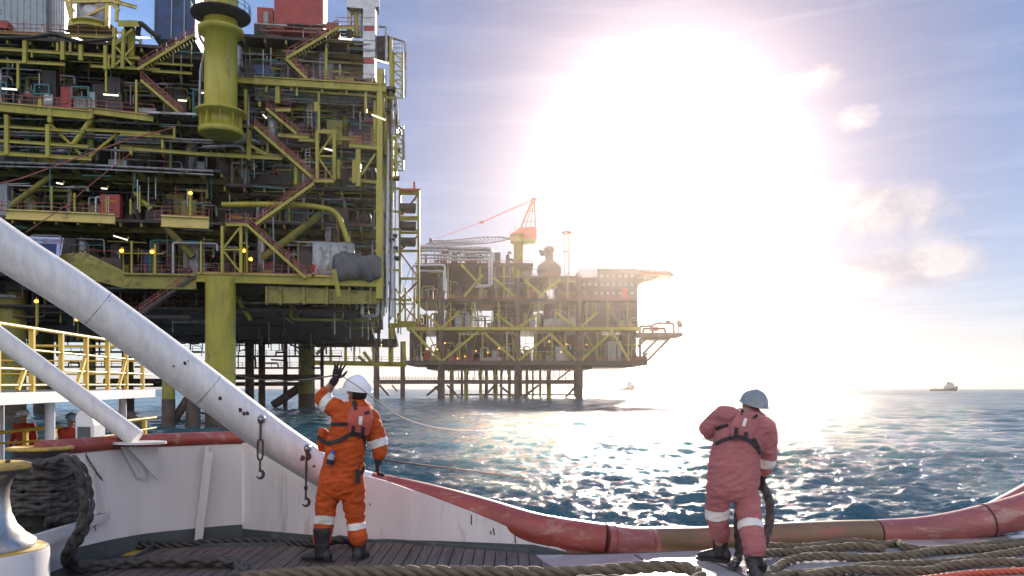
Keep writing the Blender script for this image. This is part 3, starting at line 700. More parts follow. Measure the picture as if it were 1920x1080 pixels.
for (x0,x1,ya,yb) in ((-60,400,70,205),(-60,400,215,300),(-60,400,310,398),(-60,400,420,510),(430,705,70,148),(430,705,170,250),(430,705,275,335),(430,705,345,510)):
    for i in range(44):      # thin conduits, scaffold tubes and hoses in front of the dark
        x = rnd.uniform(x0,x1); y = rnd.uniform(ya,yb-10); v = rnd.uniform(.6,4)
        if rnd.random() < .5: pipe([Q(x,y,v),Q(x,min(yb,y+rnd.uniform(15,70)),v)], rnd.uniform(.035,.08), rnd.choice(['pipe','insul','teal','olive','redrail']), 'conduit', 6)
        else: pipe([Q(x,y,v),Q(min(x1,x+rnd.uniform(20,90)),y+rnd.uniform(-1,6),v)], rnd.uniform(.035,.09), rnd.choice(['pipe','olive','teal','yellow','grating']), 'conduit', 6)
# lamps: strip lights on goose-neck posts, and the orange lamps that are lit
lamp_w = glow('strip_light_glow', (1.0,.88,.66), 1.1); lamp_o = glow('sodium_lamp_glow', (1.0,.36,.04), 4)
def strip(x0,y0,x1,y1,v,h=5.5,lit=True):
    a,b = Q(x0,y0,v),Q(x1,y1,v); A.add('strip_light', lamp_w if lit else M['pipe'], MB().beam(a,b,.22,h*.3*mpp(a)*1.2), [('bracket', M['yellow'], MB().beam(b, b+Vector((0,.3,.4)), .12))])
for s in ((213,442,239,450),(255,70,282,71),(194,177,222,179),(4,166,32,168),(635,72,660,74),(701,111,729,119),(697,215,723,225),(604,277,626,283),(374,174,394,174),(334,188,350,189),(493,215,500,222),(190,353,201,354),(106,343,118,345)): strip(*s, -.4)
for x,y,v in ((228,470,-.6),(285,472,-.6),(357,362,1),(68,565,1.5),(143,599,6),(457,470,-.5),(470,486,1.5),(110,566,5)):
    p = Q(x,y,v); A.add('flood_lamp', lamp_o, MB().ball(p,.24,.24,.2,12,8), [('lamp_post', M['yellow'], MB().tube([p-Vector((0,-.4,2.6)),p-Vector((0,-.4,-.35)),p+Vector((0,0,.4))],.07,6))])
for x,y0,y1 in ((247,452,512),(291,458,514),(357,366,405),(463,420,510),(69,570,628),(377,452,512)): post(x,y0,y1,3,-.5)
A.finish()

# things standing on the platform
def simple(name, mb, m, label, cat, base=None, group=None):
    o = build(mb, name, M[m] if isinstance(m, str) else m); return tag(o, label, cat, group)
cb = empty('equipment_cabinet', Q(625,520,2), 'pale grey steel cabinet standing on the platform deck behind the tarpaulin', 'cabinet')
g = Assembly(cb); cuboid(586,455,664,518,2.2,3,'greybox','body',g)
for x in (590,606,622,638): cuboid(x,462,x+13,512,2.1,.1,'pipe','door_panel',g)
g.finish()
rng2 = np.random.default_rng(3)
mb = MB(); nx, ny = 30, 18                         # the bulging tarpaulin bundle
W0, W1 = Q(621,524,-1.4), Q(717,528,-1.4); hh = W0.z; top = Q(660,471,-1.4).z-hh; rows = []
for j in range(ny):
    t_ = 2*math.pi*j/ny; row = []
    for i in range(nx+1):
        s = i/nx; e = (1-abs(2*s-1)**5)**.35 if 0 < s < 1 else 0
        c = W0.lerp(W1, s)+VD*1.6; c.z = hh+top*.5
        r_ = 1+.09*math.sin(9*s+3*t_)+.06*math.sin(23*s-2*t_)+rng2.normal(0,.018)
        cz = math.copysign(abs(math.sin(t_))**.55, math.sin(t_)); cy = math.copysign(abs(math.cos(t_))**.55, math.cos(t_))
        row.append(c+VD*(1.5*cy*e*r_)+Vector((0,0,top*.5*cz*(.35+.65*e)*r_*(1-.10*s))))
    rows.append(row)
mb.add([p for r_ in rows for p in r_], [(j*(nx+1)+i, j*(nx+1)+i+1, ((j+1)%ny)*(nx+1)+i+1, ((j+1)%ny)*(nx+1)+i) for j in range(ny) for i in range(nx)], True)
simple('covered_load', mb, 'tarp', 'bulky load wrapped in dark grey tarpaulin at the right edge of the platform deck', 'covered load')
simple('wooden_plank', MB().beam(Q(626,505,-2),Q(636,556,-2),.5,.14), 'yellow', 'yellow plank hanging over the deck edge below the tarpaulin', 'plank')
bn = empty('banner', Q(100,470,-.6), 'white and blue safety banner tied to the platform rail above the white post', 'banner')
g = Assembly(bn); BP = lambda x,y,v=-.6: Q(x,y,v)
M['banner'] = mat('banner_cloth', (.50,.56,.80), .6, dscale=.8, var=.25); M['banner_blue'] = mat('banner_print', (.02,.06,.20), .6, dscale=1.2, var=.6); M['banner_red'] = mat('banner_red_print', (.35,.05,.12), .6)
g.add('cloth', M['banner'], MB().prism([BP(48,443),BP(113,445),BP(111,488),BP(48,478)], VD*.06)); g.add('picture', M['banner_blue'], MB().prism([BP(72,456,-.66),BP(106,457,-.66),BP(104,482,-.66),BP(72,470,-.66)], VD*.03))
g.add('edge_strip', M['banner'], MB().beam(BP(119,446),BP(113,479),.15,.05)); g.finish()
def text(body, p, size, m, parent, rz=R(9), name='lettering'):
    c = bpy.data.curves.new(name, 'FONT'); c.body = body; c.size = size; c.extrude = .01; c.materials.append(M[m])
    o = bpy.data.objects.new(name, c); COL.objects.link(o); o.rotation_euler = (R(90), 0, rz); r_ = parent; o.parent = r_
    o.location = Vector(p)-r_.location
    me = bpy.data.meshes.new_from_object(o); q = bpy.data.objects.new(name, me); COL.objects.link(q); q.parent = parent
    q.rotation_euler = o.rotation_euler; q.location = o.location; bpy.data.objects.remove(o); return q
text('LARGER SAFETY COMMITMENT', BP(52,450.6,-.7), .32, 'banner_blue', bn); text('SAFETY IS ALWAYS', BP(79,454.6,-.7), .30, 'banner_red', bn)
# two thin red slings running from the left deck out of the frame
sl1 = MB().tube([Q(-30,352,-8),Q(45,333,-6),Q(150,294,-3),Q(240,262,-.8),Q(330,238,-.8)],.085,6); simple('sling_rope', sl1, 'redrail', 'upper thin red sling rope slanting across the left decks', 'rope', group='red slings')
sl2 = MB().tube([Q(48,436,-4),Q(120,388,-3),Q(200,322,-1.5),Q(245,288,-.6)],.055,6); simple('sling_rope', sl2, 'redrail', 'lower thin red sling rope slanting above the pale yellow girder', 'rope', group='red slings')
# ---------------------------------------------------------------- the far platform, backlit, and the distant vessels
FD = 354.0
far = empty('oil_platform', at(960, 700, FD+20), 'distant hazy platform with a red crane and a jutting helideck, standing in the sun glare', 'oil platform')
G = Assembly(far)
def fbox(x0,y0,x1,y1,v,dv,m,name,z=None):
    d = FD+v; a = at(x0,y1,d); b = at(x1,y0,d)
    mb = MB().hexa([(a.x,d,a.z),(b.x,d,a.z),(b.x,d+dv,a.z),(a.x,d+dv,a.z),(a.x,d,b.z),(b.x,d,b.z),(b.x,d+dv,b.z),(a.x,d+dv,b.z)])
    G.add(name, M[m], mb); return mb
def fbar(a,b,w,m='yellow',name='brace',v=0): G.add(name, M[m], MB().beam(at(*a,FD+v),at(*b,FD+v),w))
def ftube(pts,r,m='pipe',name='pipe',v=0,bend=1.2): G.add(name, M[m], MB().tube(arc([at(x,y,FD+v) for x,y in pts],bend,3),r,7))
# decks
fbox(760,676,1214,684,0,46,'jacket','deck'); fbox(762,613,1200,619,0,46,'yellow','deck'); fbox(775,560,1195,564,0,46,'jacket','deck'); fbox(778,493,1000,498,2,42,'jacket','deck'); fbox(975,517,1090,521,0,42,'jacket','deck')
fbox(800,684,1110,692,4,38,'dark','underdeck'); fbox(1090,684,1185,688,4,38,'dark','underdeck')
for x0,y0,x1,y1,v in ((768,622,1196,676,16),(775,566,1190,613,14),(782,500,985,560,15),(985,523,1090,560,15)):
    u = x0
    while u < x1-4:
        wd = min(rnd.uniform(14,44), x1-u)
        if rnd.random() < .62: fbox(u,y0+rnd.uniform(0,7),u+wd,y1,v+rnd.uniform(-3,4),6,rnd.choice(['dark','grating','jacket','dark']),'module_wall')
        u += wd
# main legs, conductors, jacket
def fleg(x,w,m='jacket',v=2,top=620,name='leg'):
    p = at(x,HY,FD+v); G.add(name, M[m], MB().tube([(p.x,p.y,SEA-4),(p.x,p.y,at(x,top,FD).z)], w/2*FD/F, 16))
for x,w in ((827,13),(970,12),(1086,14),(755,9),(706,11)): fleg(x,w,'jacket',2,520 if x>800 else 640)
for x,w in ((847,8),(874,8),(901,6),(929,9),(955,6),(988,6),(999,4),(1013,5),(1029,9)): fleg(x,w,'olive',6,690,'conductor')
for x,w in ((830,9),(975,9),(1080,10),(912,7),(866,5),(940,5)): fleg(x,w,'jacket',38,690)
for y,h,x0,x1,v in ((716,8,700,1090,2),(716,7,706,1085,38),(740,3,830,1085,30)): fbox(x0,y-h/2,x1,y+h/2,v,2.5,'jacket','jacket_walkway')
for a,b,w in (((835,745),(815,725),.9),((838,722),(862,746),.9),((905,746),(928,722),1),((936,722),(965,746),1),((980,746),(1010,722),1),((1060,745),(1082,722),1.1),((1045,712),(1074,690),.8),((712,722),(730,742),1),((800,742),(826,720),1),((735,722),(745,734),.6)): fbar(a,b,w,'jacket','brace',3)
for x in range(840,1080,9): fbar((x+rnd.random()*5,692),(x+rnd.random()*5,rnd.uniform(698,714)),.35,'jacket','hanger',5)
rr_ = MB()
for x in range(706,1090,6): rr_.beam(at(x,712,FD+2),at(x,707,FD+2),.16)
for y in (707,709.5): rr_.beam(at(706,y,FD+2),at(1088,y,FD+2),.16)
G.add('handrail', M['jacket'], rr_)
# truss braces between the storeys
for a,b in (((798,588),(827,616)),((862,584),(827,616)),((930,588),(967,616)),((1010,588),(972,614)),((774,620),(826,676)),((896,622),(830,676)),((908,624),(966,676)),((1032,626),(972,676)),((1034,628),(1080,676)),((1150,620),(1090,676)),
            ((1150,626),(1180,676)),((1040,584),(1080,612)),((1120,586),(1090,612)),((865,496),(905,540)),((870,556),(905,515)),((925,520),(965,556)),((982,524),(1020,556)),((1050,524),(1010,556))):
    fbar(a,b,1.0,'yellow','brace',-.3)
for x in (790,862,905,950,1005,1035,1060,1120,1150,1178): fbar((x,622),(x,676),.5,'yellow','post',-.2)
for x in (800,845,890,935,1010,1050,1100,1140): fbar((x,566),(x,612),.5,'yellow','post',-.2)
for x in (785,840,900,945,990,1030,1065): fbar((x,500 if x<980 else 522),(x,560),.5,'yellow','post',-.2)
def frail(x0,x1,y,v=-.3):
    mb = MB()
    for i in range(int((x1-x0)/7)+1): mb.beam(at(x0+i*7,y,FD+v),at(x0+i*7,y-5,FD+v),.13)
    for h in (2.5,5): mb.beam(at(x0,y-h,FD+v),at(x1,y-h,FD+v),.13)
    G.add('handrail', M['redrail'], mb)
for r_ in ((762,1200,613),(775,1195,560),(780,1000,493),(980,1090,517),(765,1214,676)): frail(*r_)
for i in range(330):
    y = rnd.choice((613,560,676,676,613)); x = rnd.uniform(770,1185); h = rnd.uniform(4,26); w = rnd.uniform(2,12); v = rnd.uniform(1,12); k = rnd.random()
    if k < .5: fbox(x,y-h,x+w,y,v,3,rnd.choice(['dark','grating','jacket','greybox','olive','redbox']),'equipment_skid')
    else: ftube([(x,y),(x,y-h-8),(x+w*2,y-h-8),(x+w*2,y-h)],rnd.uniform(.12,.4),rnd.choice(['pipe','dark','olive']),v=v)
for i in range(44):
    x = rnd.uniform(790,980); h = rnd.uniform(4,22); w = rnd.uniform(3,12); v = rnd.uniform(3,20)
    if rnd.random() < .4: fbox(x,493-h,x+w,493,v,3,rnd.choice(['dark','grating','jacket']),'equipment_skid')
    else: ftube([(x,493),(x,493-h),(x+w,493-h),(x+w,493-h+4)],rnd.uniform(.15,.5),'dark',v=v)
# pipe rack on the roof and the two pale pipe loops
for y,r in ((463,1.0),(470,.6),(478,.5),(484,.45)): ftube([(784,y),(840,y),(845,y+3),(918,y+4),(922,y+10),(922,493)],r,'pipe',v=1)
ftube([(774,540),(774,497),(834,497),(834,545)],.55,'insul',v=-1); ftube([(780,545),(780,508),(832,508),(832,545)],.4,'insul',v=-1)
ftube([(895,536),(922,536),(922,470)],.6,'insul',v=-1); ftube([(890,538),(917,538),(917,480)],.4,'insul',v=-1)
for x in (790,815,842,872,898): fbar((x,462),(x,494),.5,'olive','post',1)
# accommodation block, roof boxes, helideck
fbox(1086,503,1195,560,3,30,'grating','accommodation_block');
for yy in (515,531,547):
    for i in range(9): fbox(1092+i*11.3,yy,1097+i*11.3,yy+5,2.8,.25,'greybox','window')
for yy in (509,524,540,555): fbox(1086,yy,1195,yy+1,2.7,.3,'jacket','panel_seam')
fbox(1100,564,1195,613,5,30,'grating','accommodation_block'); fbox(1086,503,1120,520,1,8,'insul','plant_room'); fbox(1020,598,1080,612,1,8,'cladding','container')
fbox(900,670,940,676,1,6,'cladding','container'); fbox(1140,640,1165,676,2,8,'greybox','container'); fbox(1042,650,1058,676,2,5,'greybox','container')
mb = MB()
for a in (1,):
    zt_ = at(1200,506,FD).z; c = at(1196,506,FD+18)
    mb.lathe(Vector((c.x,c.y,zt_-1.3)), [(15.2,0),(15.6,.9),(15.6,1.3),(0,1.3)], 8)
G.add('helideck', M['redrail'], mb)
hn = MB(); hn.lathe(Vector((c.x,c.y,zt_-1.5)), [(15.6,1.3),(17.2,1.8),(17.2,1.7),(15.6,1.2)], 8); G.add('safety_net', M['jacket'], hn)
for a,b in (((1194,533),(1245,512)),((1194,525),(1225,511)),((1194,540),(1200,512))): fbar(a,b,.8,'jacket','brace',10); fbar(a,b,.8,'jacket','brace',26)
mb = MB()
for i in range(9): x=1196+i*5.5; mb.beam(at(x,531-i*2.2,FD+10),at(x+5,513,FD+10),.35); mb.beam(at(x,531-i*2.2,FD+10),at(x,513,FD+10),.3)
G.add('truss', M['jacket'], mb)
# cantilever deck on the right with braces, davits and a dish
fbox(1194,624,1280,630,2,16,'jacket','deck'); fbox(1205,633,1255,636,3,12,'jacket','deck_beam'); 
for a,b in (((1214,676),(1256,633)),((1205,664),(1232,636)),((1196,650),(1212,634)),((1200,636),(1200,676)),((1206,668),(1214,662))): fbar(a,b,.9,'jacket','brace',4)
fbox(1180,668,1214,684,0,20,'jacket','deck'); frail(1198,1276,624,2)
for pts in ([(1200,624),(1200,612),(1222,611),(1224,624)],[(1219,614),(1228,607),(1262,606),(1264,624)],[(1205,624),(1207,616),(1246,616),(1248,624)]): ftube(pts,.42,'jacket','davit',5,.5)
fbox(1221,613,1234,620,6,3,'redbox','lifeboat'); fbox(1250,601,1256,607,6,2,'jacket','beacon'); fbox(1235,604,1240,608,6,2,'jacket','beacon')
p = at(1272,608,FD+5); G.add('dish_antenna', M['jacket'], MB().lathe(p, [(0,0),(.8,.1),(1.5,.4),(1.75,.7),(1.7,.75),(0,.3)], 16, axis=(.5,-.6,.2)).tube([p+Vector((0,.2,-.2)),p+Vector((0,.2,-4))],.2,6))
# vent cowl and mast
c = at(1030,516,FD+8); s_ = FD/F
G.add('vent_cowl', M['jacket'], MB().lathe(c, [(22*s_,0),(24*s_,8*s_),(22*s_,18*s_),(12*s_,26*s_),(8*s_,27*s_),(7.5*s_,44*s_),(9*s_,46*s_),(11*s_,50*s_),(6*s_,55*s_),(0,56*s_)], 20).prism([at(1014,478,FD+6),at(1010,468,FD+6),at(1022,470,FD+6),at(1022,478,FD+6)], (0,3,0)))
mb = MB()
for x in (1058.5,1067):
    for dv in (0,2): mb.beam(at(x,516,FD+6+dv),at(x,438,FD+6+dv),.28 if x<1060 else .5)
for i in range(14): y=516-i*5.6; mb.beam(at(1058.5,y,FD+6),at(1067,y,FD+6),.2); mb.beam(at(1058.5,y,FD+6),at(1067,y-5.6,FD+6),.12)
mb.lathe(at(1062.5,440,FD+7),[(.8,0),(2.1,.6),(2.3,.9),(2.3,1.2),(0,1.2)],12).tube([at(1063,436,FD+7),at(1063,430,FD+7)],.1,5); mb.beam(at(1055,472,FD+6),at(1066,472,FD+6),1.2,.4)
G.add('radio_mast', M['jacket'], mb)
for x,y in ((834,643),(872,668),(858,672),(892,658),(936,653),(915,661),(1030,640),(1052,660),(1062,645),(1100,646),(820,655),(715,646)):
    G.add('flood_lamp', lamp_o, MB().ball(at(x,y,FD-1),.26,.26,.26,8,6))
for i in range(90):      # light lattice and conduits across the open front
    x = rnd.uniform(768,1180); y0,y1 = rnd.choice(((500,560),(566,613),(622,676))); 
    if y0 == 500 and x > 985: y0 = 524
    if x > 1085 and y0 < 560: continue
    k = rnd.random(); v = rnd.uniform(-.3,6); wd_ = rnd.uniform(.18,.45)
    if k < .35: fbar((x,y0),(x+rnd.uniform(-30,30),y1),wd_,rnd.choice(['olive','yellow','jacket']),'brace',v)
    elif k < .7: yy = rnd.uniform(y0+4,y1-4); fbar((x,yy),(min(x+rnd.uniform(15,70),1190),yy),wd_,rnd.choice(['olive','jacket','pipe']),'conduit',v)
    else: fbar((x,y0),(x,y1),wd_,rnd.choice(['olive','yellow','pipe']),'post',v)
G.finish()
# the crane, a machine of its own on the roof
cr = empty('pedestal_crane', at(972,493,FD+8), 'red pedestal crane with a lowered lattice boom on the roof of the distant platform', 'crane')
K = Assembly(cr); d = FD+8; s_ = d/F
K.add('pedestal', M['yellow'], MB().lathe(at(972,520,d), [(9*s_,0),(9*s_,62*s_),(15*s_,64*s_),(15*s_,67*s_),(9.5*s_,69*s_),(10*s_,74*s_),(14*s_,80*s_)], 20))
K.add('machinery_house', M['crane_red'], MB().prism([at(956,444,d-2),at(1006,450,d-2),at(1006,427,d-2),at(1000,425,d-2),at(975,427,d-2),at(965,434,d-2),at(956,440,d-2)], (0,5,0)))
K.add('slew_platform', M['yellow'], MB().prism([at(955,443,d-2.5),at(1006,449,d-2.5),at(1004,453,d-2.5),at(978,455,d-2.5),at(958,448,d-2.5)], (0,6,0)))
mb = MB()
for dv in (-2,2.5):
    mb.beam(at(973,436,d+dv),at(999,373,d),.62); mb.beam(at(1004,428,d+dv),at(1002,373,d),.62)
    mb.beam(at(984,428,d+dv),at(1000,376,d),.34); mb.beam(at(994,428,d+dv),at(1001,376,d),.34)
for y,x0,x1 in ((415,981,1004),(396,990,1003)): mb.beam(at(x0,y,d-1),at(x1,y,d-1),.3)
mb.beam(at(996,373,d),at(1006,374,d),1.2,.9)
K.add('gantry', M['crane_red'], mb)
bt = [(957,447),(940,444.5),(907,444.5),(870,448),(840,451),(811,451.5),(799,458)]; bb = [(957,448),(940,452),(921,455.5),(900,457.5),(878,459),(850,460),(808,459)]
mb = MB()
for dv in (-1.3,1.3):
    for P in (bt,bb):
        for a,b in zip(P,P[1:]): mb.beam(at(*a,d+dv),at(*b,d+dv),.34)
    n = 26
    for i in range(n):
        def on_(P,t):
            k=min(int(t*(len(P)-1)),len(P)-2); f=t*(len(P)-1)-k; return at(P[k][0]*(1-f)+P[k+1][0]*f,P[k][1]*(1-f)+P[k+1][1]*f,d+dv)
        mb.beam(on_(bt,i/n),on_(bb,(i+.6)/n),.18); mb.beam(on_(bb,(i+.6)/n),on_(bt,(i+1)/n),.14)
K.add('boom', M['jacket'], mb)
mb = MB()
for o_ in (0,2.2): mb.beam(at(1000,373+o_,d),at(904,416+o_*.6,d),.2)
mb.beam(at(903,417,d),at(811,450,d),.16)
K.add('boom_stay', M['crane_red'], mb); K.add('stay_block', M['crane_red'], MB().box(at(903,417,d),2,1,1.1)); K.add('boom_tip', M['dark'], MB().box(at(808,451,d),1.2,2.6,1.6))
K.add('handrail', M['crane_red'], MB().beam(at(957,440,d-2.4),at(957,434,d-2.4),.15).beam(at(957,434,d-2.4),at(968,426,d-2.4),.15).beam(at(966,433,d-2.4),at(966,424,d-2.4),.15))
K.finish()
# two vessels far off
def vessel(px, D, sc_, label, heading, kind):
    c = at(px, HY, D); c.z = SEA; e = empty(kind, c, label, 'ship'); S = Assembly(e)
    h = Vector((math.cos(heading), math.sin(heading), 0)); s = Vector((-h.y, h.x, 0))
    W = lambda a,b,z: c+h*(a*sc_)+s*(b*sc_)+Vector((0,0,z*sc_*1.3))
    st_ = [(-42,7,5.2),(-10,8,5.2),(8,8,6),(24,7.5,8),(34,4.5,10),(42,.3,12.5)]; V=[]; Fc=[]
    for a,b,z in st_: V += [W(a-(2 if a<40 else 6),-b*.75,-1.5),W(a,-b,z),W(a,b,z),W(a-(2 if a<40 else 6),b*.75,-1.5)]
    for i in range(len(st_)-1): k=i*4; Fc += [(k,k+1,k+5,k+4),(k+1,k+2,k+6,k+5),(k+2,k+3,k+7,k+6),(k+3,k,k+4,k+7)]
    Fc += [(0,3,2,1),(20,21,22,23)]
    S.add('hull', M['dark'], MB().add(V,Fc))
    def blk(a0,a1,b,z0,z1,m,n,in_=0): S.add(n, M[m], MB().hexa([W(a0,-b,z0),W(a1,-b,z0),W(a1,b,z0),W(a0,b,z0),W(a0+in_*.4,-b,z1),W(a1-in_,-b,z1),W(a1-in_,b,z1),W(a0+in_*.4,b,z1)]))
    blk(0,31,6.5,5,12,'greybox','superstructure',4); blk(6,27,6,12,16,'greybox','superstructure',4); blk(11,23,5.5,16,19.5,'greybox','bridge',3); blk(8,11,2,12,21,'dark','funnel',.5)
    S.add('mast', M['dark'], MB().beam(W(16,0,19),W(16,0,34),.7*sc_).beam(W(16,-2.5,25),W(16,2.5,25),.5*sc_).beam(W(16,0,22),W(13,0,19.5),.5*sc_))
    S.add('deck_crane', M['dark'], MB().beam(W(-28,3,5),W(-28,3,11),1.2*sc_).beam(W(-28,3,11),W(-20,3,13),.9*sc_)); S.finish()
vessel(1772, 1150, .48, 'grey supply ship in profile on the horizon at the far right', R(4), 'supply_ship')
vessel(1177, 1300, .58, 'small vessel seen end-on in the glare right of the distant platform', R(-72), 'supply_ship')
# ---------------------------------------------------------------- the vessel we stand on
def dk(px, py, z=0.0):
    p = on(px, py, z); return Vector((p.x, p.y, z))
M['wood'] = mat('weathered_deck_wood', (.135, .10, .082), .62, dirt=(.05, .035, .03), dscale=6, damt=.5, var=.55, bump=.004, bscale=30, stretch=(1, .12, 1))
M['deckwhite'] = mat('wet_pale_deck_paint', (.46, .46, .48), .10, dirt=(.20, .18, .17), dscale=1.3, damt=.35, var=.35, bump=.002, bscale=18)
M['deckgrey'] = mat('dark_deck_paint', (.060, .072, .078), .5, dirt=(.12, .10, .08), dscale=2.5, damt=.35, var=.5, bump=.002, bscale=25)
M['rope_dark'] = mat('dark_braided_rope', (.105, .092, .085), .85, dirt=(.035, .032, .032), dscale=9, damt=.6, var=.6, bump=.004, bscale=220)
M['rope_tan'] = mat('tan_laid_rope', (.18, .145, .095), .85, dirt=(.10, .085, .06), dscale=8, damt=.5, var=.5, bump=.004, bscale=220)
M['rope_line'] = mat('thin_line', (.15, .12, .085), .8, dscale=20, var=.3)
M['worn_brown'] = mat('rope_worn_pipe', (.20, .125, .06), .5, dirt=(.30, .10, .08), dscale=2.6, damt=.45, var=.4, bump=.002, bscale=14, stretch=(.5, 2.2, 2.2))
M['redpale'] = mat('faded_red_gunwale_paint', (.36, .105, .095), .40, dirt=(.42, .26, .22), dscale=3.6, damt=.30, var=.45, bump=.004, bscale=9, stretch=(.5,1.5,1.5))
edge = [(-4.35,-7), (-4.3,7.3)] + [(dk(x,y).x, dk(x,y).y) for x,y in ((150,1056),(197,1043),(281,1027),(344,1020),(410,1013),(466,1009))] + [(dk(x,y).x, dk(x,y).y) for x,y in ((700,1024),(1000,1036),(1100,1037),(1197,1036),(1328,1030),(1440,1018),(1692,1011),(1801,1005),(1915,1002))] + [(9,9.4), (9,-7)]
d_ = MB().prism([(x,y,0) for x,y in edge], (0,0,-.25)); tag(build(d_, 'deck', M['deckgrey']), 'dark painted steel deck of the work vessel', 'deck', kind='structure')
hl = MB().prism([(x*.985,y*.985,-.25) for x,y in edge], (0,0,-4)); tag(build(hl, 'ship_hull', M['white']), 'white hull side of the work vessel below its deck', 'hull', kind='structure')
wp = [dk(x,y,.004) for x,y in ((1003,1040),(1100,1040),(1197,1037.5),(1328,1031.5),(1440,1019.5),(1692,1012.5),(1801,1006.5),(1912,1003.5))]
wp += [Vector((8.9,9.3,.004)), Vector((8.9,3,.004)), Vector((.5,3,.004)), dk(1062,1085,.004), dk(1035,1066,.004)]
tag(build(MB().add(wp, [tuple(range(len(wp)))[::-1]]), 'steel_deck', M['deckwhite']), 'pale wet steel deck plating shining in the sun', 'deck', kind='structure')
sm_ = MB()
for a,b in (((1190,1040),(1262,1085)),((1310,1042),(1420,1090)),((1030,1066),(1100,1062)),((1560,1020),(1700,1060))): sm_.beam(dk(*a,.006),dk(*b,.006),.018,.006)
tag(build(sm_, 'deck_seam', M['deckgrey']), 'dark seams of the deck plating', 'seam', kind='stuff')
# timber planking laid fore and aft
wpoly = [(dk(x,y).x, dk(x,y).y) for x,y in ((287,1033.5),(587,1028),(734,1023),(841,1032.5),(990,1043.5),(1004,1051),(1035,1069),(1062,1088))] + [(.75,5.5),(-3.9,5.5),(dk(206,1080).x,dk(206,1080).y)]
def yspan(x):
    ys = []
    for (x0,y0),(x1,y1) in zip(wpoly, wpoly[1:]+wpoly[:1]):
        if (x0-x)*(x1-x) < 0: ys.append(y0+(y1-y0)*(x-x0)/(x1-x0))
    return (min(ys), max(ys)) if len(ys) >= 2 else None
pl = MB(); x = min(p[0] for p in wpoly)
while x < max(p[0] for p in wpoly)-.03:
    wd = .108+rnd.uniform(-.006,.006); s0, s1 = yspan(x+.006), yspan(x+wd-.006)
    if s0 and s1:
        z = .034+rnd.uniform(-.003,.003)
        pl.hexa([(x+.005,s0[0],.002),(x+wd-.005,s1[0],.002),(x+wd-.005,s1[1],.002),(x+.005,s0[1],.002),(x+.005,s0[0],z),(x+wd-.005,s1[0],z),(x+wd-.005,s1[1],z),(x+.005,s0[1],z)])
    x += wd
tag(build(pl, 'wooden_deck', M['wood']), 'weathered dark timber deck planking', 'deck', kind='structure')
tr_ = MB()
W = [dk(x,y) for x,y in ((206,1080),(287,1032),(587,1026),(734,1021),(841,1030.5),(992,1041.5))]
for a,b in zip(W,W[1:]): tr_.beam(a+Vector((0,0,.03)),b+Vector((0,0,.03)),.022,.06)
tag(build(tr_, 'deck_trim', M['plinth']), 'grey steel edging strip round the timber deck', 'edging', kind='structure')
hz_ = MB()
for i,(x0,x1) in enumerate(((172,200),(226,254),(282,308))):
    hz_.add([dk(x0,1046-i*3,.004),dk(x1,1044-i*3,.004),dk(x1+34,1029-i*4,.004),dk(x0+34,1031-i*4,.004)],[(0,1,2,3)])
tag(build(hz_, 'deck_marking', M['deckyellow']), 'worn yellow hazard stripes on the dark deck', 'marking', kind='structure')

# bulwark
bw = empty('bulwark', dk(466,1010), 'white steel bulwark with red cap and grey foot curving round the deck', 'bulwark')
bl = [Vector((-4.30,7.3,0))]+[dk(x,y) for x,y in ((150,1055),(197,1043),(240,1034),(281,1027),(344,1020),(410,1013),(466,1008.5))]
bl = spline(bl, .12)
def ribbon(path, z0, z1, th, off=0):
    mb = MB(); n = len(path); V = []
    for i,p in enumerate(path):
        t_ = (path[min(i+1,n-1)]-path[max(i-1,0)]).normalized(); q = Vector((t_.y,-t_.x,0))   # towards the deck
        for o_,z in ((off,z0),(off+th,z0),(off+th,z1),(off,z1)): V.append(p+q*o_+Vector((0,0,z)))
    Fc = [(i*4+k,i*4+(k+1)%4,i*4+4+(k+1)%4,i*4+4+k) for i in range(n-1) for k in range(4)]+[(3,2,1,0),tuple(range((n-1)*4,n*4))]
    return mb.add(V,Fc)
build(ribbon(bl, .155, 1.08, .03), 'plate', M['white'], bw)
build(ribbon(bl, .0, .16, .045, -.005), 'foot_strip', M['plinth'], bw)
build(MB().tube([p+Vector((0,0,1.115)) for p in bl], .075, 12), 'cap_rail', M['red_gunwale'], bw)
K0, K1 = dk(466,1008.5), dk(1062,1037)
def pn(px, py, off=0):      # a point of the inclined right-hand plate under a pixel
    d = (K1-K0); k = (px-CX)/F; t_ = (k*K0.y-K0.x)/(d.x-k*d.y); p = K0+d*t_; p.z = EYE+(HY-py)/F*p.y
    return p+Vector((-d.y,d.x,0)).normalized()*off
tn = (K1-K0).normalized(); tn = Vector((-tn.y,tn.x,0))
build(MB().prism([pn(x,y) for x,y in ((452,831),(500,830),(560,872),(640,895),(690,893),(726,903),(800,929),(869,955),(982,1000),(1061,1033),(1061,1036),(1000,1021),(827,1014),(700,1011),(587,1003),(452,991))], tn*.03), 'plate', M['white'], bw)
build(MB().prism([pn(x,y,-.012) for x,y in ((452,991),(587,1003),(700,1011),(827,1014),(1000,1021),(1061,1034),(1061,1042),(1000,1037),(827,1031),(700,1026),(587,1020),(452,1009))], tn*.045), 'foot_strip', M['plinth'], bw)
q0 = on(370,1018,.0); q1 = at(391,838,q0.y+.02)
build(MB().beam(Vector((q0.x,q0.y,0)), q1, .035, .11), 'stiffener', M['white'], bw)
build(MB().beam(Vector((q0.x+.03,q0.y-.055,0)), q1+Vector((.03,-.055,-.05)), .085, .012), 'stiffener', M['white'], bw)
build(MB().beam(Vector((q0.x,q0.y,.0)), Vector((q0.x,q0.y,0)).lerp(q1,.13), .042, .118), 'stiffener_foot', M['plinth'], bw)
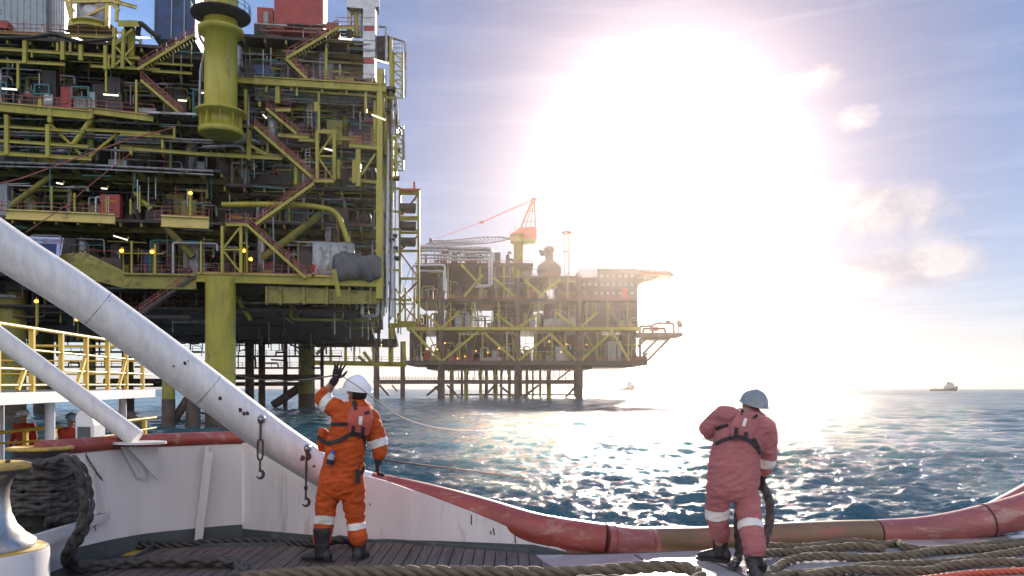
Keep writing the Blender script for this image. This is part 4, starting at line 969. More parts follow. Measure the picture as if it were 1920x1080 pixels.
for a,b in (((884,965),(884,984)),((965,1000),(967,1018)),((925,990),(927,1003)),((920,995),(921,1002)),((694,944),(694,948)),((1130,0),(1130,0))):
    if a[0] < 1000: build(MB().beam(pn(*a,-.002),pn(*b,-.002),.012,.003), 'rust_streak', M['rust'], bw)
# red rail pipe running along the bulwark and across the stern
gp = empty('gunwale_pipe', at(1300,1014,8.6), 'thick red gunwale pipe sloping down from the bulwark and lying across the stern', 'gunwale')
def pth(L, step=.04): return spline([at(x,y,d) for x,y,d in L], step)
def pipeseg(L, r0, r1, m, name='pipe'):
    P = pth(L); n = len(P); build(MB().tube(P, [r0+(r1-r0)*i/(n-1) for i in range(n)], 28), name, M[m], gp); return P
P1 = pipeseg([(688,913,8.80),(790,934,8.75),(897,962,8.58),(990,990,8.36),(1049,1002,8.28),(1090,1008,8.25),(1132,1014,8.27)], .172, .178, 'red_gunwale')
P2 = pipeseg([(1132,1014,8.27),(1160,1017,8.32),(1190,1018,8.40),(1225,1017,8.5)], .182, .158, 'redpale')
P3 = pipeseg([(1225,1017,8.5),(1328,1015,8.58),(1446,1008,8.72),(1560,1003,8.82),(1644,1001,8.9)], .158, .156, 'worn_brown')
P4 = pipeseg([(1644,1001,8.9),(1720,998,8.98),(1790,989,9.02),(1850,976,9.05),(1930,955,9.05),(2060,905,9.05)], .158, .215, 'redpale')
P5 = pipeseg([(1800,1000,9.25),(1860,972,9.3),(1960,922,9.35),(2160,815,9.4)], .16, .23, 'redpale')
for P,i,r in ((P1,int(len(P1)*.80),.181),(P2,2,.186),(P2,len(P2)-3,.166),(P4,len(P4)//2,.195)):
    i = max(1,min(i,len(P)-2)); t_ = (P[i+1]-P[i-1]).normalized(); build(MB().tube([P[i]-t_*.008,P[i]+t_*.008], r, 28), 'weld_seam', M['rust' if P is P4 else 'red_gunwale'], gp)
# white inclined posts
wpst = empty('inclined_post', at(640,905,8.5), 'thick white tubular post slanting from upper left down to the gunwale', 'post')
WP = pth([(-330,225,6.2),(0,458,7.05),(136,546,7.4),(300,662,7.8),(480,798,8.2),(560,853,8.38),(620,889,8.58),(660,905,8.73),(692,914,8.80)])
n_ = len(WP); build(MB().tube(WP, [.192-.020*max(0,(i/n_-.75)/.25) for i in range(n_)], 36), 'pipe', M['white2'], wpst)
build(MB().ball(at(505,838,8.6), .14,.14,.10,16,10), 'foot_fairing', M['white'], wpst)
for t_ in (.42,.64):
    i = int(len(WP)*t_); tt = (WP[i+1]-WP[i-1]).normalized(); build(MB().tube([WP[i]-tt*.004,WP[i]+tt*.004], .1932, 36), 'weld_seam', M['steel'], wpst)
for x,y,r in ((203,567,.012),(411,746,.02),(448,770,.024),(455,776,.02),(461,777,.022),(573,857,.05),(566,858,.03),(398,719,.012),(588,873,.018),(350,681,.014),(344,684,.02),(326,685,.01)):
    f = min(WP, key=lambda p: abs(CX+F*p.x/p.y-x)+abs(HY-F*(p.z-EYE)/p.y-y)); c = at(x,y,f.y-.12); dd = (c-f); c = f+dd.normalized()*.1915
    build(MB().ball(c, r*1.2, .006, r, 9, 5), 'rust_spot', M['rust'], wpst)
w2 = empty('inclined_post', at(262,832,8.62), 'thinner white tubular post slanting down onto a flat plate above the bulwark', 'post')
build(MB().tube(pth([(-200,484,7.6),(0,633,7.85),(150,744,8.0),(258,824,8.06)]), .095, 24), 'pipe', M['white2'], w2)
pc_ = at(262,832,8.06); mb = MB(); mb.lathe((0,0,0),[(.26,0),(.26,.022)],28)
mb.v = [tuple(Vector((x*1.0,y*.75,z))+pc_) for x,y,z in mb.v]; build(mb, 'foot_plate', M['white'], w2)
b0 = pc_+Vector((0,-.02,0)); fx = at(296,900,8.42)
build(MB().prism([at(240,838,8.0),at(296,838,8.22),at(297,901,8.28)], (-.018,.012,0)), 'bracket', M['white'], w2)
build(MB().prism([at(226,838,8.05),at(258,838,8.15),at(268,897,8.22),at(258,897,8.22)], (.018,.02,0)), 'bracket', M['white'], w2)
# turnbuckle hooks hanging from the post
def hook(px, y0, y1, d, label, open_):
    t0, t1 = at(px,y0,d), at(px-2,y1,d); e = empty('hanging_hook', t0, label, 'hook', 'turnbuckle hooks on the white post'); L = t0.z-t1.z
    P = lambda f,dx=0: t0.lerp(t1,f)+Vector((dx,0,0))
    build(MB().lathe(P(0)+Vector((0,.02,0)),[(.035,-.01),(.045,.0),(.03,.02),(.012,.03)],14,axis=(0,-1,.3)), 'eye_bolt', M['steel'], e)
    build(MB().tube([P(.02)+Vector((.022*math.cos(a),0,.03*math.sin(a))) for a in [i*.6283 for i in range(10)]],.008,6,closed=True), 'shackle', M['rust'], e)
    build(MB().tube([P(.05),P(.36)],.011,8), 'rod', M['rust'], e)
    if open_: build(MB().tube(arc([P(.34),P(.36,.02),P(.40,.026),P(.62,.026),P(.68,.02),P(.70),P(.68,-.02),P(.62,-.026),P(.40,-.026),P(.36,-.02),P(.34)],.02,3),.010,7), 'turnbuckle_body', M['rust'], e)
    else: build(MB().tube([P(.66),P(.72)],.020,8), 'turnbuckle_body', M['rust'], e)
    build(MB().tube([P(.70 if open_ else .36),P(.90)],.011,8), 'rod', M['rust'], e)
    c = P(.94); build(MB().tube([P(.88)]+[c+Vector((.036*math.cos(a)-.0,0,.04*math.sin(a))) for a in [R(v) for v in range(90,-190,-25)]][0:1]+[c+Vector((.036*math.sin(R(v)),0,.04*math.cos(R(v)))) for v in range(20,270,25)],[.013]*2+[.014,.016,.017,.017,.017,.016,.014,.011,.008,.006],8), 'hook', M['rust'], e)
hook(489, 786, 896, 8.02, 'open-frame turnbuckle hook hanging upper left on the white post', True)
hook(575, 841, 948, 8.24, 'slim rod hook hanging lower on the white post beside the rust spot', False)

# ropes
def frames(P):
    out = []; n = len(P); nrm = None
    for i,p in enumerate(P):
        t_ = (P[min(i+1,n-1)]-P[max(i-1,0)]).normalized()
        if nrm is None: nrm = t_.orthogonal().normalized()
        nrm = (nrm-t_*nrm.dot(t_)).normalized(); out.append((p,nrm,t_.cross(nrm)))
    return out
def laid(pts, Rr, pitch=None, strands=3, raw=False):
    """laid rope: three strands twisted round the path"""
    pitch = pitch or Rr*7; P = pts if raw else spline(pts, Rr*.42); fr = frames(P); mb = MB(); s = 0; ang_ = []
    for i in range(len(P)):
        if i: s += (P[i]-P[i-1]).length
        ang_.append(s/pitch*2*math.pi)
    for k in range(strands):
        o_ = 2*math.pi*k/strands
        mb.tube([p+n_*(math.cos(a+o_)*Rr*.5)+b_*(math.sin(a+o_)*Rr*.5) for (p,n_,b_),a in zip(fr,ang_)], Rr*.54, 7)
    return mb
def braid(pts, Rr, pitch=None):
    """square-braided hawser: strand pairs winding both ways, over and under"""
    pitch = pitch or Rr*11; P = spline(pts, Rr*.30); fr = frames(P); mb = MB(); s = 0; ph = []
    for i in range(len(P)):
        if i: s += (P[i]-P[i-1]).length
        ph.append(s/pitch*2*math.pi)
    for sg in (1,-1):
        for k in range(3):
            o_ = 2*math.pi/3*k+(0 if sg > 0 else math.pi/3); Q_ = []
            for (p,n_,b_),a in zip(fr,ph):
                th = sg*a+o_; rad = Rr*(.56+.17*sg*math.cos(3*a))
                Q_.append(p+n_*(math.cos(th)*rad)+b_*(math.sin(th)*rad))
            mb.tube(Q_, Rr*.44, 7)
    mb.tube(P, Rr*.45, 8)
    return mb
def rope(name, mb, m, label, group=None): return tag(build(mb, name, M[m]), label, 'rope', group)
# bitt with the coiled hawser, its shelf and wing plate
SH = .43
sb = empty('mooring_bitt', Vector((-4.23,7.25,SH)), 'black mooring bitt with a yellow-edged lid on a white steel shelf at the left', 'bitt')
bc = at(76,900,7.35); bc.z = SH
build(MB().lathe(bc, [(.20,0),(.20,.50),(.235,.53),(.235,.67)], 32), 'post', M['black'], sb)
build(MB().lathe(bc, [(.245,.67),(.275,.675),(.275,.70),(.22,.705),(.22,.70),(.0,.70)], 36), 'lid', M['deckyellow'], sb)
fa, fb = Vector((-3.98,6.3,SH)), Vector((-3.96,7.9,SH))
build(MB().hexa([fa+Vector((0,0,-.02)),fb+Vector((0,0,-.02)),Vector((-5.6,7.9,SH-.02)),Vector((-5.6,6.3,SH-.02)),fa,fb,Vector((-5.6,7.9,SH)),Vector((-5.6,6.3,SH))]), 'shelf_top', M['black'], sb)
build(MB().hexa([fa+Vector((0,0,-.16)),fb+Vector((0,0,-.05)),fb+Vector((-.03,0,-.05)),fa+Vector((-.03,0,-.16)),fa+Vector((.012,0,.012)),fb+Vector((.012,0,.012)),fb+Vector((-.03,0,.012)),fa+Vector((-.03,0,.012))]), 'shelf_edge', M['white'], sb)
build(MB().box((-4.35,7.3,.14),.35,.4,.28), 'pedestal', M['white'], sb)
wpl = [at(152,821,7.78),at(168,823,7.78),at(180,875,7.8),at(199,962,7.84),at(128,962,7.78),at(118,920,7.76),at(130,858,7.77)]
build(MB().prism(wpl, (.0,.04,0)), 'wing_plate', M['white'], sb)
def coil():
    L = []; turns = 5
    for i in range(turns*26+1):
        a = 2*math.pi*i/26-.9; k = i/26; L.append(bc+Vector((math.cos(a)*(.285+.012*math.sin(k*5)), math.sin(a)*(.285+.01*math.cos(k*7)), .075+k*.098+ .012*math.sin(3*a))))
    return L
cl_ = coil(); rp = cl_+[at(122,862,7.02),at(141,870,6.98),at(155,893,6.97),at(161,925,6.98),at(162,960,6.98),at(152,992,6.98),at(138,1018,6.98),at(127,1040,7.05),dk(133,1055,.075),dk(165,1061,.075),dk(205,1060,.075),dk(250,1056,.075),dk(300,1054,.085),dk(360,1053,.09),dk(420,1053,.09),dk(450,1060,.08),dk(452,1074,.07),dk(430,1086,.07),dk(380,1095,.07),dk(300,1098,.07)]
rope('mooring_rope', braid(rp, .058), 'rope_dark', 'dark braided hawser coiled on the bitt and trailing over the deck', 'mooring ropes on the deck')
# white chain on the wing plate, and below the shelf
def chain(a, b, n, label, sag=0):
    mb = MB()
    for i in range(n):
        t_ = (i+.5)/n; c = a.lerp(b,t_)-Vector((0,0,sag*4*t_*(1-t_))); L = (b-a).length/n*.72
        u = (b-a).normalized(); v = Vector((1,0,0)) if i%2 else Vector((0,1,0)); v = (v-u*v.dot(u)).normalized()
        mb.tube([c+u*(L*math.cos(k*math.pi/5))+v*(L*.5*math.sin(k*math.pi/5)) for k in range(10)], L*.17, 5, closed=True)
    tag(build(mb, 'chain', M['rust']), label, 'chain')
chain(at(150,829,7.70), at(192,900,7.72), 15, 'rusty chain draped across the white wing plate', .03); chain(at(180,975,7.8), at(173,1022,7.82), 9, 'rusty chain hanging under the corner of the bitt shelf')
# roller fairlead at the lower left corner
fl = empty('roller_fairlead', at(-20,1080,5.9), 'worn steel roller on a round white drum at the lower left corner', 'fairlead')
fc = at(-24,1035,5.95); fc.z = 0
build(MB().lathe(fc, [(.405,0),(.405,.44),(.40,.47)], 40), 'drum', M['white'], fl)
build(MB().lathe(fc, [(.385,.472),(.385,.48),(0,.48)], 40), 'drum_top', M['deckyellow'], fl)
build(MB().lathe(fc, [(.315,.482),(.315,.53),(.25,.58),(.19,.65),(.155,.74),(.14,.85),(.145,.93),(.17,1.0),(.21,1.035)], 44), 'roller', M['steel'], fl)
build(MB().lathe(fc, [(.21,1.036),(.275,1.04),(.285,1.075),(.285,1.10),(.24,1.115),(0,1.115)], 40), 'flange', M['deckyellow'], fl)
build(MB().lathe(fc, [(.287,1.04),(.288,1.07)], 40), 'flange_rim', M['black'], fl)
rnd3 = random.Random(9)
for i in range(6):
    a = i*1.047; build(MB().lathe(fc+Vector((.15*math.cos(a),.15*math.sin(a),1.116)),[(.02,0),(.02,.012),(0,.012)],6), 'bolt', M['rust'], fl)
# long rope across the foot of the picture and the hawsers at the right
L = [dk(430,1085,.06),dk(520,1078,.06),dk(600,1073,.06),dk(760,1072,.06),dk(900,1073,.06),dk(1000,1074,.06),dk(1090,1073,.06),dk(1150,1068,.07),dk(1200,1064,.09),dk(1250,1062,.10),dk(1290,1066,.09),dk(1312,1078,.07),dk(1300,1092,.05),dk(1240,1098,.05),dk(1150,1090,.05),dk(1080,1092,.05)]
rope('mooring_rope', laid(L, .058), 'rope_tan', 'thick laid rope along the bottom edge, ending in a bight beside the red-clad worker', 'mooring ropes on the deck')
hw = [([(1395,1030),(1435,1026),(1508,1024),(1562,1019),(1600,1017.5),(1655,1020),(1684,1017.5),(1698,1027),(1739,1029),(1793,1028),(1860,1022),(1960,1012)],'uppermost tan hawser on the pale deck, humped beside the red pipe'),
      ([(1400,1046),(1435,1040),(1495,1032),(1562,1027.5),(1610,1026),(1660,1028)],'short tan hawser tucked under the uppermost one'),
      ([(1436,1092),(1446,1077),(1458,1062),(1489,1048),(1552,1044.5),(1617,1044),(1698,1042),(1766,1033),(1850,1027),(1960,1017)],'tan hawser bending round beside the worker\'s boot'),
      ([(1420,1095),(1473,1080),(1503,1074.5),(1590,1068),(1644,1062.5),(1752,1055),(1833,1047.5),(1960,1027)],'straight tan hawser slanting up to the right edge'),
      ([(1500,1082),(1590,1071),(1725,1069),(1779,1061),(1860,1056),(1960,1055)],'lowest tan hawser at the bottom right')]
for pts,lab in hw: rope('hawser', laid([dk(x,y,.045)+Vector((0,0,.012*math.sin(i*2.1))) for i,(x,y) in enumerate(pts)], .042), 'rope_tan', lab, 'hawsers on the pale deck')
rope('hawser', laid([dk(1700,1090,.03),dk(1790,1079,.03),dk(1840,1074,.03),dk(1960,1069,.03)], .03), 'crane_red', 'thin red rope at the bottom right corner below the tan hawsers')
rope('hawser', laid([dk(225,1018.5,.05)+Vector((0,-.1,0)),dk(330,1022,.05),dk(420,1016,.06),dk(500,1016,.05),dk(560,1019,.05),dk(600,1017,.1),dk(640,1012,.13),dk(668,1019,.05)], .045), 'black', 'black hose lying along the foot of the bulwark')
# lines over the water
def line(pts, r, m, label, name='heaving_line'): tag(build(MB().tube(spline([at(*p) for p in pts], .25), r, 6), name, M[m]), label, 'rope')
line([(632,703,7.45),(600,708,9),(560,713,12),(510,714,16),(450,705,22),(400,691,28),(380,684,31)], .008, 'rope_line', 'thin line from the raised hand sagging left to the platform leg')
line([(640,704,7.42),(668,722,7.3),(700,746,7.5),(760,785,9),(830,803,12),(900,807,17),(1000,803,26)], .0045, 'rope_line', 'thin line from the raised hand curving right over the water')
line([(700,858,8.75),(760,868,9.1),(860,880,10.2),(940,890,11.6),(1000,899,13)], .011, 'rope_dark', 'dark wire rope leading out over the water beside the bulwark', 'wire_rope')
# landing walkway with yellow rails at the left, beyond the bulwark
lw = empty('access_walkway', Vector((-9,16,-.6)), 'raised walkway with yellow handrails and pale deck edge at the left', 'walkway')
LA = Assembly(lw); a0, a1 = Vector((-8.1,12.4,1.58)), Vector((-9.35,21,1.62)); dd = (a1-a0).normalized(); sd = Vector((-dd.y,dd.x,0))
LA.add('deck', M['white'], MB().beam(a0-Vector((0,0,.09)), a1-Vector((0,0,.09)), .06, .20)); LA.add('deck', M['grating'], MB().hexa([a0+sd*.04-Vector((0,0,.1)),a1+sd*.04-Vector((0,0,.1)),a1+sd*4-Vector((0,0,.1)),a0+sd*4-Vector((0,0,.1)),a0+sd*.04,a1+sd*.04,a1+sd*4,a0+sd*4]))
for side in (.05, 3.9):
    for i in range(7):
        p = a0.lerp(a1,(i+.35)/7)+sd*side; LA.add('rail_post', M['railyellow'], MB().beam(p,p+Vector((0,0,1.12)),.085,.06))
        if i%2: LA.add('rail_brace', M['railyellow'], MB().beam(p+Vector((0,0,.75)),p-dd*.55+Vector((0,0,.05)),.06))
    for h,r in ((1.12,.035),(.74,.022),(.40,.022),(.13,.02)): LA.add('rail', M['railyellow'], MB().tube([a0-dd*3+sd*side+Vector((0,0,h)),a1+sd*side+Vector((0,0,h))],r,8))
e1 = a1+Vector((0,0,0)); 
for h,r in ((1.12,.035),(.74,.022),(.40,.022)): LA.add('rail', M['railyellow'], MB().tube([e1+sd*.05+Vector((0,0,h)),e1+sd*3.9+Vector((0,0,h))],r,8))
for t_,s_ in ((.35,.3),(.55,3.4),(.9,.5),(.97,3.6),(.15,3.5)):
    p = a0.lerp(a1,t_)+sd*s_; LA.add('support_post', M['white'], MB().tube([p-Vector((0,0,.1)),Vector((p.x,p.y,-.62))],.09,14))
LA.add('lower_deck', M['deckgrey'], MB().box((-10.6,17.2,-.66),6.6,12,.12)); LA.add('support_post', M['jacket'], MB().tube([(-8.2,22.4,-.7),(-8.2,22.4,SEA-3)],.35,14)); LA.add('support_post', M['jacket'], MB().tube([(-8.0,12.4,-.7),(-8.0,12.4,SEA-3)],.35,14)); LA.add('support_post', M['jacket'], MB().tube([(-12.5,22,-.7),(-12.5,22,SEA-3)],.35,14))
for pts in ([(-60,813,17.6),(0,811,17.6),(106,800,18.2),(124,804,18.2),(142,809,18)],[(-60,834,17.6),(40,829,17.8),(106,823,18.2)],[(181,796,18),(292,783,20.5)],[(185,820,18),(292,802,20.5)]):
    LA.add('rail', M['railyellow'], MB().tube([at(*p) for p in pts],.04 if pts[0][1]<815 and pts[0][1]!=820 else .025,8))
for x,y0,y1,d in ((48,807,846,17.9),(102,801,840,18.2),(183,796,835,18),(271,786,830,20.3),(215,792,832,18.8)): LA.add('rail_post', M['railyellow'], MB().beam(at(x,y0,d),at(x,y1,d),.09))
LA.finish()
vc = empty('vent_cowl', at(158,830,13), 'rounded white vent casing between the crewmen and the slim post', 'vent')
p0 = at(158,838,13); build(MB().prism([p0+Vector((x,0,z)) for x,z in ((-.14,-.6),(.16,-.6),(.16,.35),(.12,.50),(.02,.58),(-.08,.58),(-.14,.5))], (0,.35,0)), 'casing', M['white'], vc)
build(MB().beam(p0+Vector((-.1,-.012,.2)),p0+Vector((.1,-.012,.2)),.02,.25), 'louvre', M['plinth'], vc)
# ---------------------------------------------------------------- the people
from mathutils import noise as mnoise
from mathutils.bvhtree import BVHTree
M['orange'] = mat('orange_coverall_cloth', (.56, .095, .020), .8, dirt=(.26, .05, .02), dscale=5, damt=.30, var=.40, bump=.028, bscale=8, spec=.2, stretch=(.7,.7,1.5))
M['glarered'] = mat('glare_paled_red_coverall_cloth', (.42, .155, .155), .85, dirt=(.30, .11, .115), dscale=4, damt=.3, var=.35, bump=.028, bscale=8, spec=.2, stretch=(.7,.7,1.5))  # red lifted paler: the veil of sun glare is painted into the cloth
M['crewred'] = mat('red_coverall_cloth', (.40, .045, .025), .8, dscale=4, var=.3, spec=.2)
M['vest'] = mat('salmon_vest_cloth', (.47, .10, .075), .7, dscale=6, var=.2, bump=.002, bscale=60, spec=.3)
M['strap'] = mat('black_webbing', (.015, .016, .02), .7, dscale=20, var=.3)
M['tape'] = mat('reflective_tape', (.68, .66, .62), .35, dscale=15, var=.12)
M['skin'] = mat('brown_skin', (.30, .16, .10), .5, dscale=12, var=.15)
M['glove'] = mat('dark_work_glove', (.035, .032, .035), .8, dscale=18, var=.4, spec=.2)
M['boot'] = mat('black_rubber_boot', (.014, .014, .016), .5, dirt=(.06, .05, .045), dscale=7, damt=.3, var=.4)
M['helmet'] = mat('white_helmet_shell', (.74, .74, .78), .25, dscale=5, var=.08)
M['greyhelmet'] = mat('grey_scuffed_helmet', (.20, .245, .26), .42, dirt=(.30, .32, .33), dscale=5, damt=.25, var=.2)
M['hair'] = mat('black_hair', (.012, .010, .010), .6, dscale=30, var=.4)
M['bottle_blue'] = mat('blue_bottle_cap', (.03, .10, .45), .35); M['bottle'] = mat('water_bottle_plastic', (.30, .34, .42), .15, dscale=9, var=.3)
M['eye'] = mat('eye_white', (.6, .58, .55), .2)

def bridge(mb, rings):
    """closed loft through rings of equal length"""
    n = len(rings[0]); m = len(rings)
    V = [p for r in rings for p in r]
    mb.add(V, [(i*n+k, i*n+(k+1)%n, (i+1)*n+(k+1)%n, (i+1)*n+k) for i in range(m-1) for k in range(n)]+[tuple(range(n))[::-1], tuple(range((m-1)*n, m*n))], True)
def ring(c, hw, hd, yaw=0, tilt=0, n=20, pw=.8):
    r = Vector((math.cos(yaw), math.sin(yaw), tilt)); f = Vector((-math.sin(yaw), math.cos(yaw), 0)); out = []
    for k in range(n):
        a = 2*math.pi*k/n; ca, sa = math.cos(a), math.sin(a)
        out.append(c+r*(hw*math.copysign(abs(ca)**pw, ca))+f*(hd*math.copysign(abs(sa)**pw, sa)))
    return out
def limb(mb, pts, rs, n=14):
    """tapering limb with rounded joints"""
    P = [Vector(p) for p in pts]
    for p, r in zip(P, rs): mb.ball(p, r*.985, n=n, m=8)
    for a, b, ra, rb in zip(P, P[1:], rs, rs[1:]): mb.tube([a, b], [ra, rb], n)
def fuse(mb, voxel, smooth=4, fac=.5):
    """one continuous skin over the collected solids"""
    me = bpy.data.meshes.new('fuse'); me.from_pydata(mb.v, [], mb.f); o = bpy.data.objects.new('fuse', me); COL.objects.link(o)
    r = o.modifiers.new('r', 'REMESH'); r.mode = 'VOXEL'; r.voxel_size = voxel; r.use_smooth_shade = True
    if smooth: s = o.modifiers.new('s', 'SMOOTH'); s.iterations = smooth; s.factor = fac
    dg = bpy.context.evaluated_depsgraph_get(); out = bpy.data.meshes.new_from_object(o.evaluated_get(dg)); bpy.data.objects.remove(o); bpy.data.meshes.remove(me)
    return out
def folds(me, amt, sc_=9.0, seed=0):
    """cloth folds: push the surface in and out along its normals"""
    off = Vector((seed*7.3, seed*3.1, 0)); N = [v.normal.copy() for v in me.vertices]
    for v, n_ in zip(me.vertices, N):
        p = v.co; q = Vector((p.x*sc_*.8+p.z*sc_*.5, p.y*sc_*.8, p.z*sc_*1.5-p.x*sc_*.5))+off
        d = 1-abs(mnoise.noise(q))*2.2; d2 = mnoise.noise(p*sc_*.45+off)
        v.co = p+n_*(amt*(d*.6+d2*.9))
    me.update()
def put(me, name, m, parent):
    me.name = name; me.materials.clear(); me.materials.append(M[m]); r = root_of(parent)
    inv = (Matrix.Translation(r.location)@r.rotation_euler.to_matrix().to_4x4()).inverted()
    me.transform(inv); me.polygons.foreach_set('use_smooth', [True]*len(me.polygons))
    o = bpy.data.objects.new(name, me); COL.objects.link(o); o.parent = parent; return o
def band(me, a, b, t0, t1, rad, name, parent, m='tape'):
    """the sleeve or leg surface between t0 and t1 of the limb a-b, raised as a strip of its own"""
    d = b-a; L2 = d.length_squared; V = {}; Fc = []; vv = []
    for p in me.polygons:
        c = Vector(p.center); t = (c-a).dot(d)/L2
        if t0 <= t <= t1 and (c-(a+d*t)).length < rad:
            f = []
            for i in p.vertices:
                if i not in V: V[i] = len(vv); w_ = me.vertices[i]; vv.append(w_.co+w_.normal*.004)
                f.append(V[i])
            Fc.append(f)
    if Fc:
        for i, w_ in enumerate(vv):       # trim to clean edges
            t = (w_-a).dot(d)/L2; tt = min(max(t, t0), t1); vv[i] = w_+d*(tt-t)
        mb = MB().add(vv, Fc, True); build(mb, name, M[m], parent)
def webbing(me, pts, wd, name, parent, m='strap', eye=Vector((0,0,EYE)), off=.008):
    """flat strap laid over the clothing along the points, seen from the camera side"""
    bv = BVHTree.FromPolygons([v.co for v in me.vertices], [tuple(p.vertices) for p in me.polygons]); mb = MB(); P = []
    for p in spline(pts, .015):
        d = (p-eye).normalized(); h = bv.ray_cast(p-d*.8, d)
        if h[0] is None:
            h = bv.find_nearest(p)
        P.append((h[0]+h[1]*off, h[1]))
    n = len(P); V = []
    for i, (p, nn) in enumerate(P):
        t_ = (P[min(i+1,n-1)][0]-P[max(i-1,0)][0]).normalized(); s = t_.cross(nn).normalized()*wd/2; u = nn*.004
        V += [p-s-u, p+s-u, p+s+u, p-s+u]
    Fc = [(i*4+k,i*4+(k+1)%4,i*4+4+(k+1)%4,i*4+4+k) for i in range(n-1) for k in range(4)]+[(3,2,1,0),tuple(range((n-1)*4,n*4))]
    return build(mb.add(V, Fc), name, M[m], parent)
def hand(mb, wrist, fdir, pnorm, thumb, curl=.3, s=1.0, spread=.10):
    """palm, four fingers and a thumb: fdir points along the fingers, thumb to the thumb's side, pnorm out of the palm"""
    f = Vector(fdir).normalized(); t_ = Vector(thumb); t_ = (t_-f*t_.dot(f)).normalized(); pn_ = Vector(pnorm); pn_ = (pn_-f*pn_.dot(f)-t_*pn_.dot(t_)).normalized()
    W = Vector(wrist)
    rings = []
    for d, hw, hd in ((-.03,.028,.022),(0,.030,.022),(.03,.038,.021),(.065,.044,.019),(.092,.043,.016)):
        c = W+f*d*s; rings.append([c+t_*(hw*s*math.cos(2*math.pi*k/14))+pn_*(hd*s*math.sin(2*math.pi*k/14)) for k in range(14)])
    bridge(mb, rings)
    for i, (o_, L) in enumerate(((.032,.072),(.011,.080),(-.011,.075),(-.031,.060))):
        base = W+f*.088*s+t_*o_*s; d = (f+t_*(o_/.032*spread)).normalized(); a = 0; P = [base-f*.02*s]; p = base
        P.append(p)
        for j, fr in enumerate((.45,.32,.25)):
            a += curl*(1.0, 1.15, .8)[j]*(1+.12*i); q = (d*math.cos(a)+pn_*math.sin(a)).normalized(); p = p+q*L*fr*s; P.append(p)
        limb(mb, P, [.0105*s,.0105*s,.0098*s,.0088*s,.0075*s], 10)
    b = W+f*.022*s+t_*.030*s; d1 = (f*.62+t_*.72+pn_*.25).normalized(); d2 = (f*.85+t_*.35+pn_*(.2+curl*.5)).normalized()
    limb(mb, [b-t_*.012*s, b+d1*.036*s, b+d1*.036*s+d2*.03*s, b+d1*.036*s+d2*.054*s], [.0145*s,.0125*s,.011*s,.009*s], 10)
def head(mb, c, face, up=(0,0,1), s=1.0):
    """skull, jaw, nose, ears, brow on a head of centre c"""
    f = Vector(face).normalized(); u = Vector(up); u = (u-f*u.dot(f)).normalized(); r = f.cross(u); q = Matrix((r, f, u)).transposed()
    mb.ball(c+u*.02*s, .076*s, .097*s, .105*s, 18, 12, q); mb.ball(c+f*.028*s-u*.062*s, .052*s, .058*s, .052*s, 14, 9, q); mb.ball(c+f*.055*s-u*.088*s, .026*s, .026*s, .020*s, 10, 7, q)
    mb.tube([c+f*.088*s+u*.012*s, c+f*.116*s-u*.026*s], [.010*s, .017*s], 8); mb.ball(c+f*.090*s-u*.058*s, .026*s, .012*s, .010*s, 10, 6, q)
    for sg in (-1, 1): mb.ball(c+r*sg*.077*s-u*.008*s-f*.008*s, .011*s, .020*s, .033*s, 10, 7, q); mb.ball(c+r*sg*.032*s+f*.082*s+u*.026*s, .024*s, .012*s, .009*s, 10, 6, q)
    return f, u, r, q
def hardhat(c, face, up, s, m, parent, tape=None):
    f = Vector(face).normalized(); u = Vector(up).normalized(); r = f.cross(u).normalized(); f = u.cross(r).normalized(); q = Matrix((r, f, u)).transposed()
    mb = MB(); prof = [(math.cos(R(a)), math.sin(R(a))) for a in range(0, 91, 9)]; n = 36; V = []
    for cr_, sr in prof:
        for k in range(n):
            a = 2*math.pi*k/n; ridge = .006*max(0, 1-abs(math.cos(a))*6)*(1-cr_)
            V.append(c+q@Vector((cr_*.116*s*math.cos(a), cr_*.142*s*math.sin(a), (sr*.128+ridge)*s)))
    mb.add(V, [(i*n+k, i*n+(k+1)%n, (i+1)*n+(k+1)%n, (i+1)*n+k) for i in range(len(prof)-1) for k in range(n)], True)
    shell = build(mb, 'hard_hat', M[m], parent)
    bm_ = MB(); V = []
    for k in range(n):
        a = 2*math.pi*k/n; fr = max(0, math.sin(a))**2.5; e = .012+.046*fr
        for rx, z in ((0, .004), (e, -.006-.010*fr), (e, -.010-.010*fr), (-.004, -.004)): V.append(c+q@Vector(((.115+rx*.6)*s*math.cos(a), (.141+rx)*s*math.sin(a), z*s)))
    bm_.add(V, [(k*4+j, k*4+(j+1)%4, ((k+1)%n)*4+(j+1)%4, ((k+1)%n)*4+j) for k in range(n) for j in range(4)], True)
    build(bm_, 'brim', M[m], shell)
    return q
def boot(mb, ankle, toe, s=1.0, top=.20):
    a = Vector(ankle); t_ = Vector(toe); t_.z = 0; t_.normalize(); g = Vector((a.x, a.y, 0)); sd = Vector((-t_.y, t_.x, 0)); z0 = a.z-.10*s
    G_ = lambda d, z, hw, hz: [g+t_*d*s+sd*(hw*s*math.cos(2*math.pi*k/14))+Vector((0,0,z0+max(0,(z+hz*math.sin(2*math.pi*k/14)))*s)) for k in range(14)]
    bridge(mb, [G_(-.085,.045,.028,.035), G_(-.07,.055,.042,.056), G_(0,.06,.047,.062), G_(.07,.05,.050,.052), G_(.13,.04,.052,.042), G_(.175,.033,.046,.034), G_(.20,.028,.025,.022)])
    mb.tube([Vector((a.x,a.y,z0+.05*s)), a+Vector((0,0,.03*s)), a+Vector((0,0,top*s))], [.060*s,.062*s,.076*s], 18)
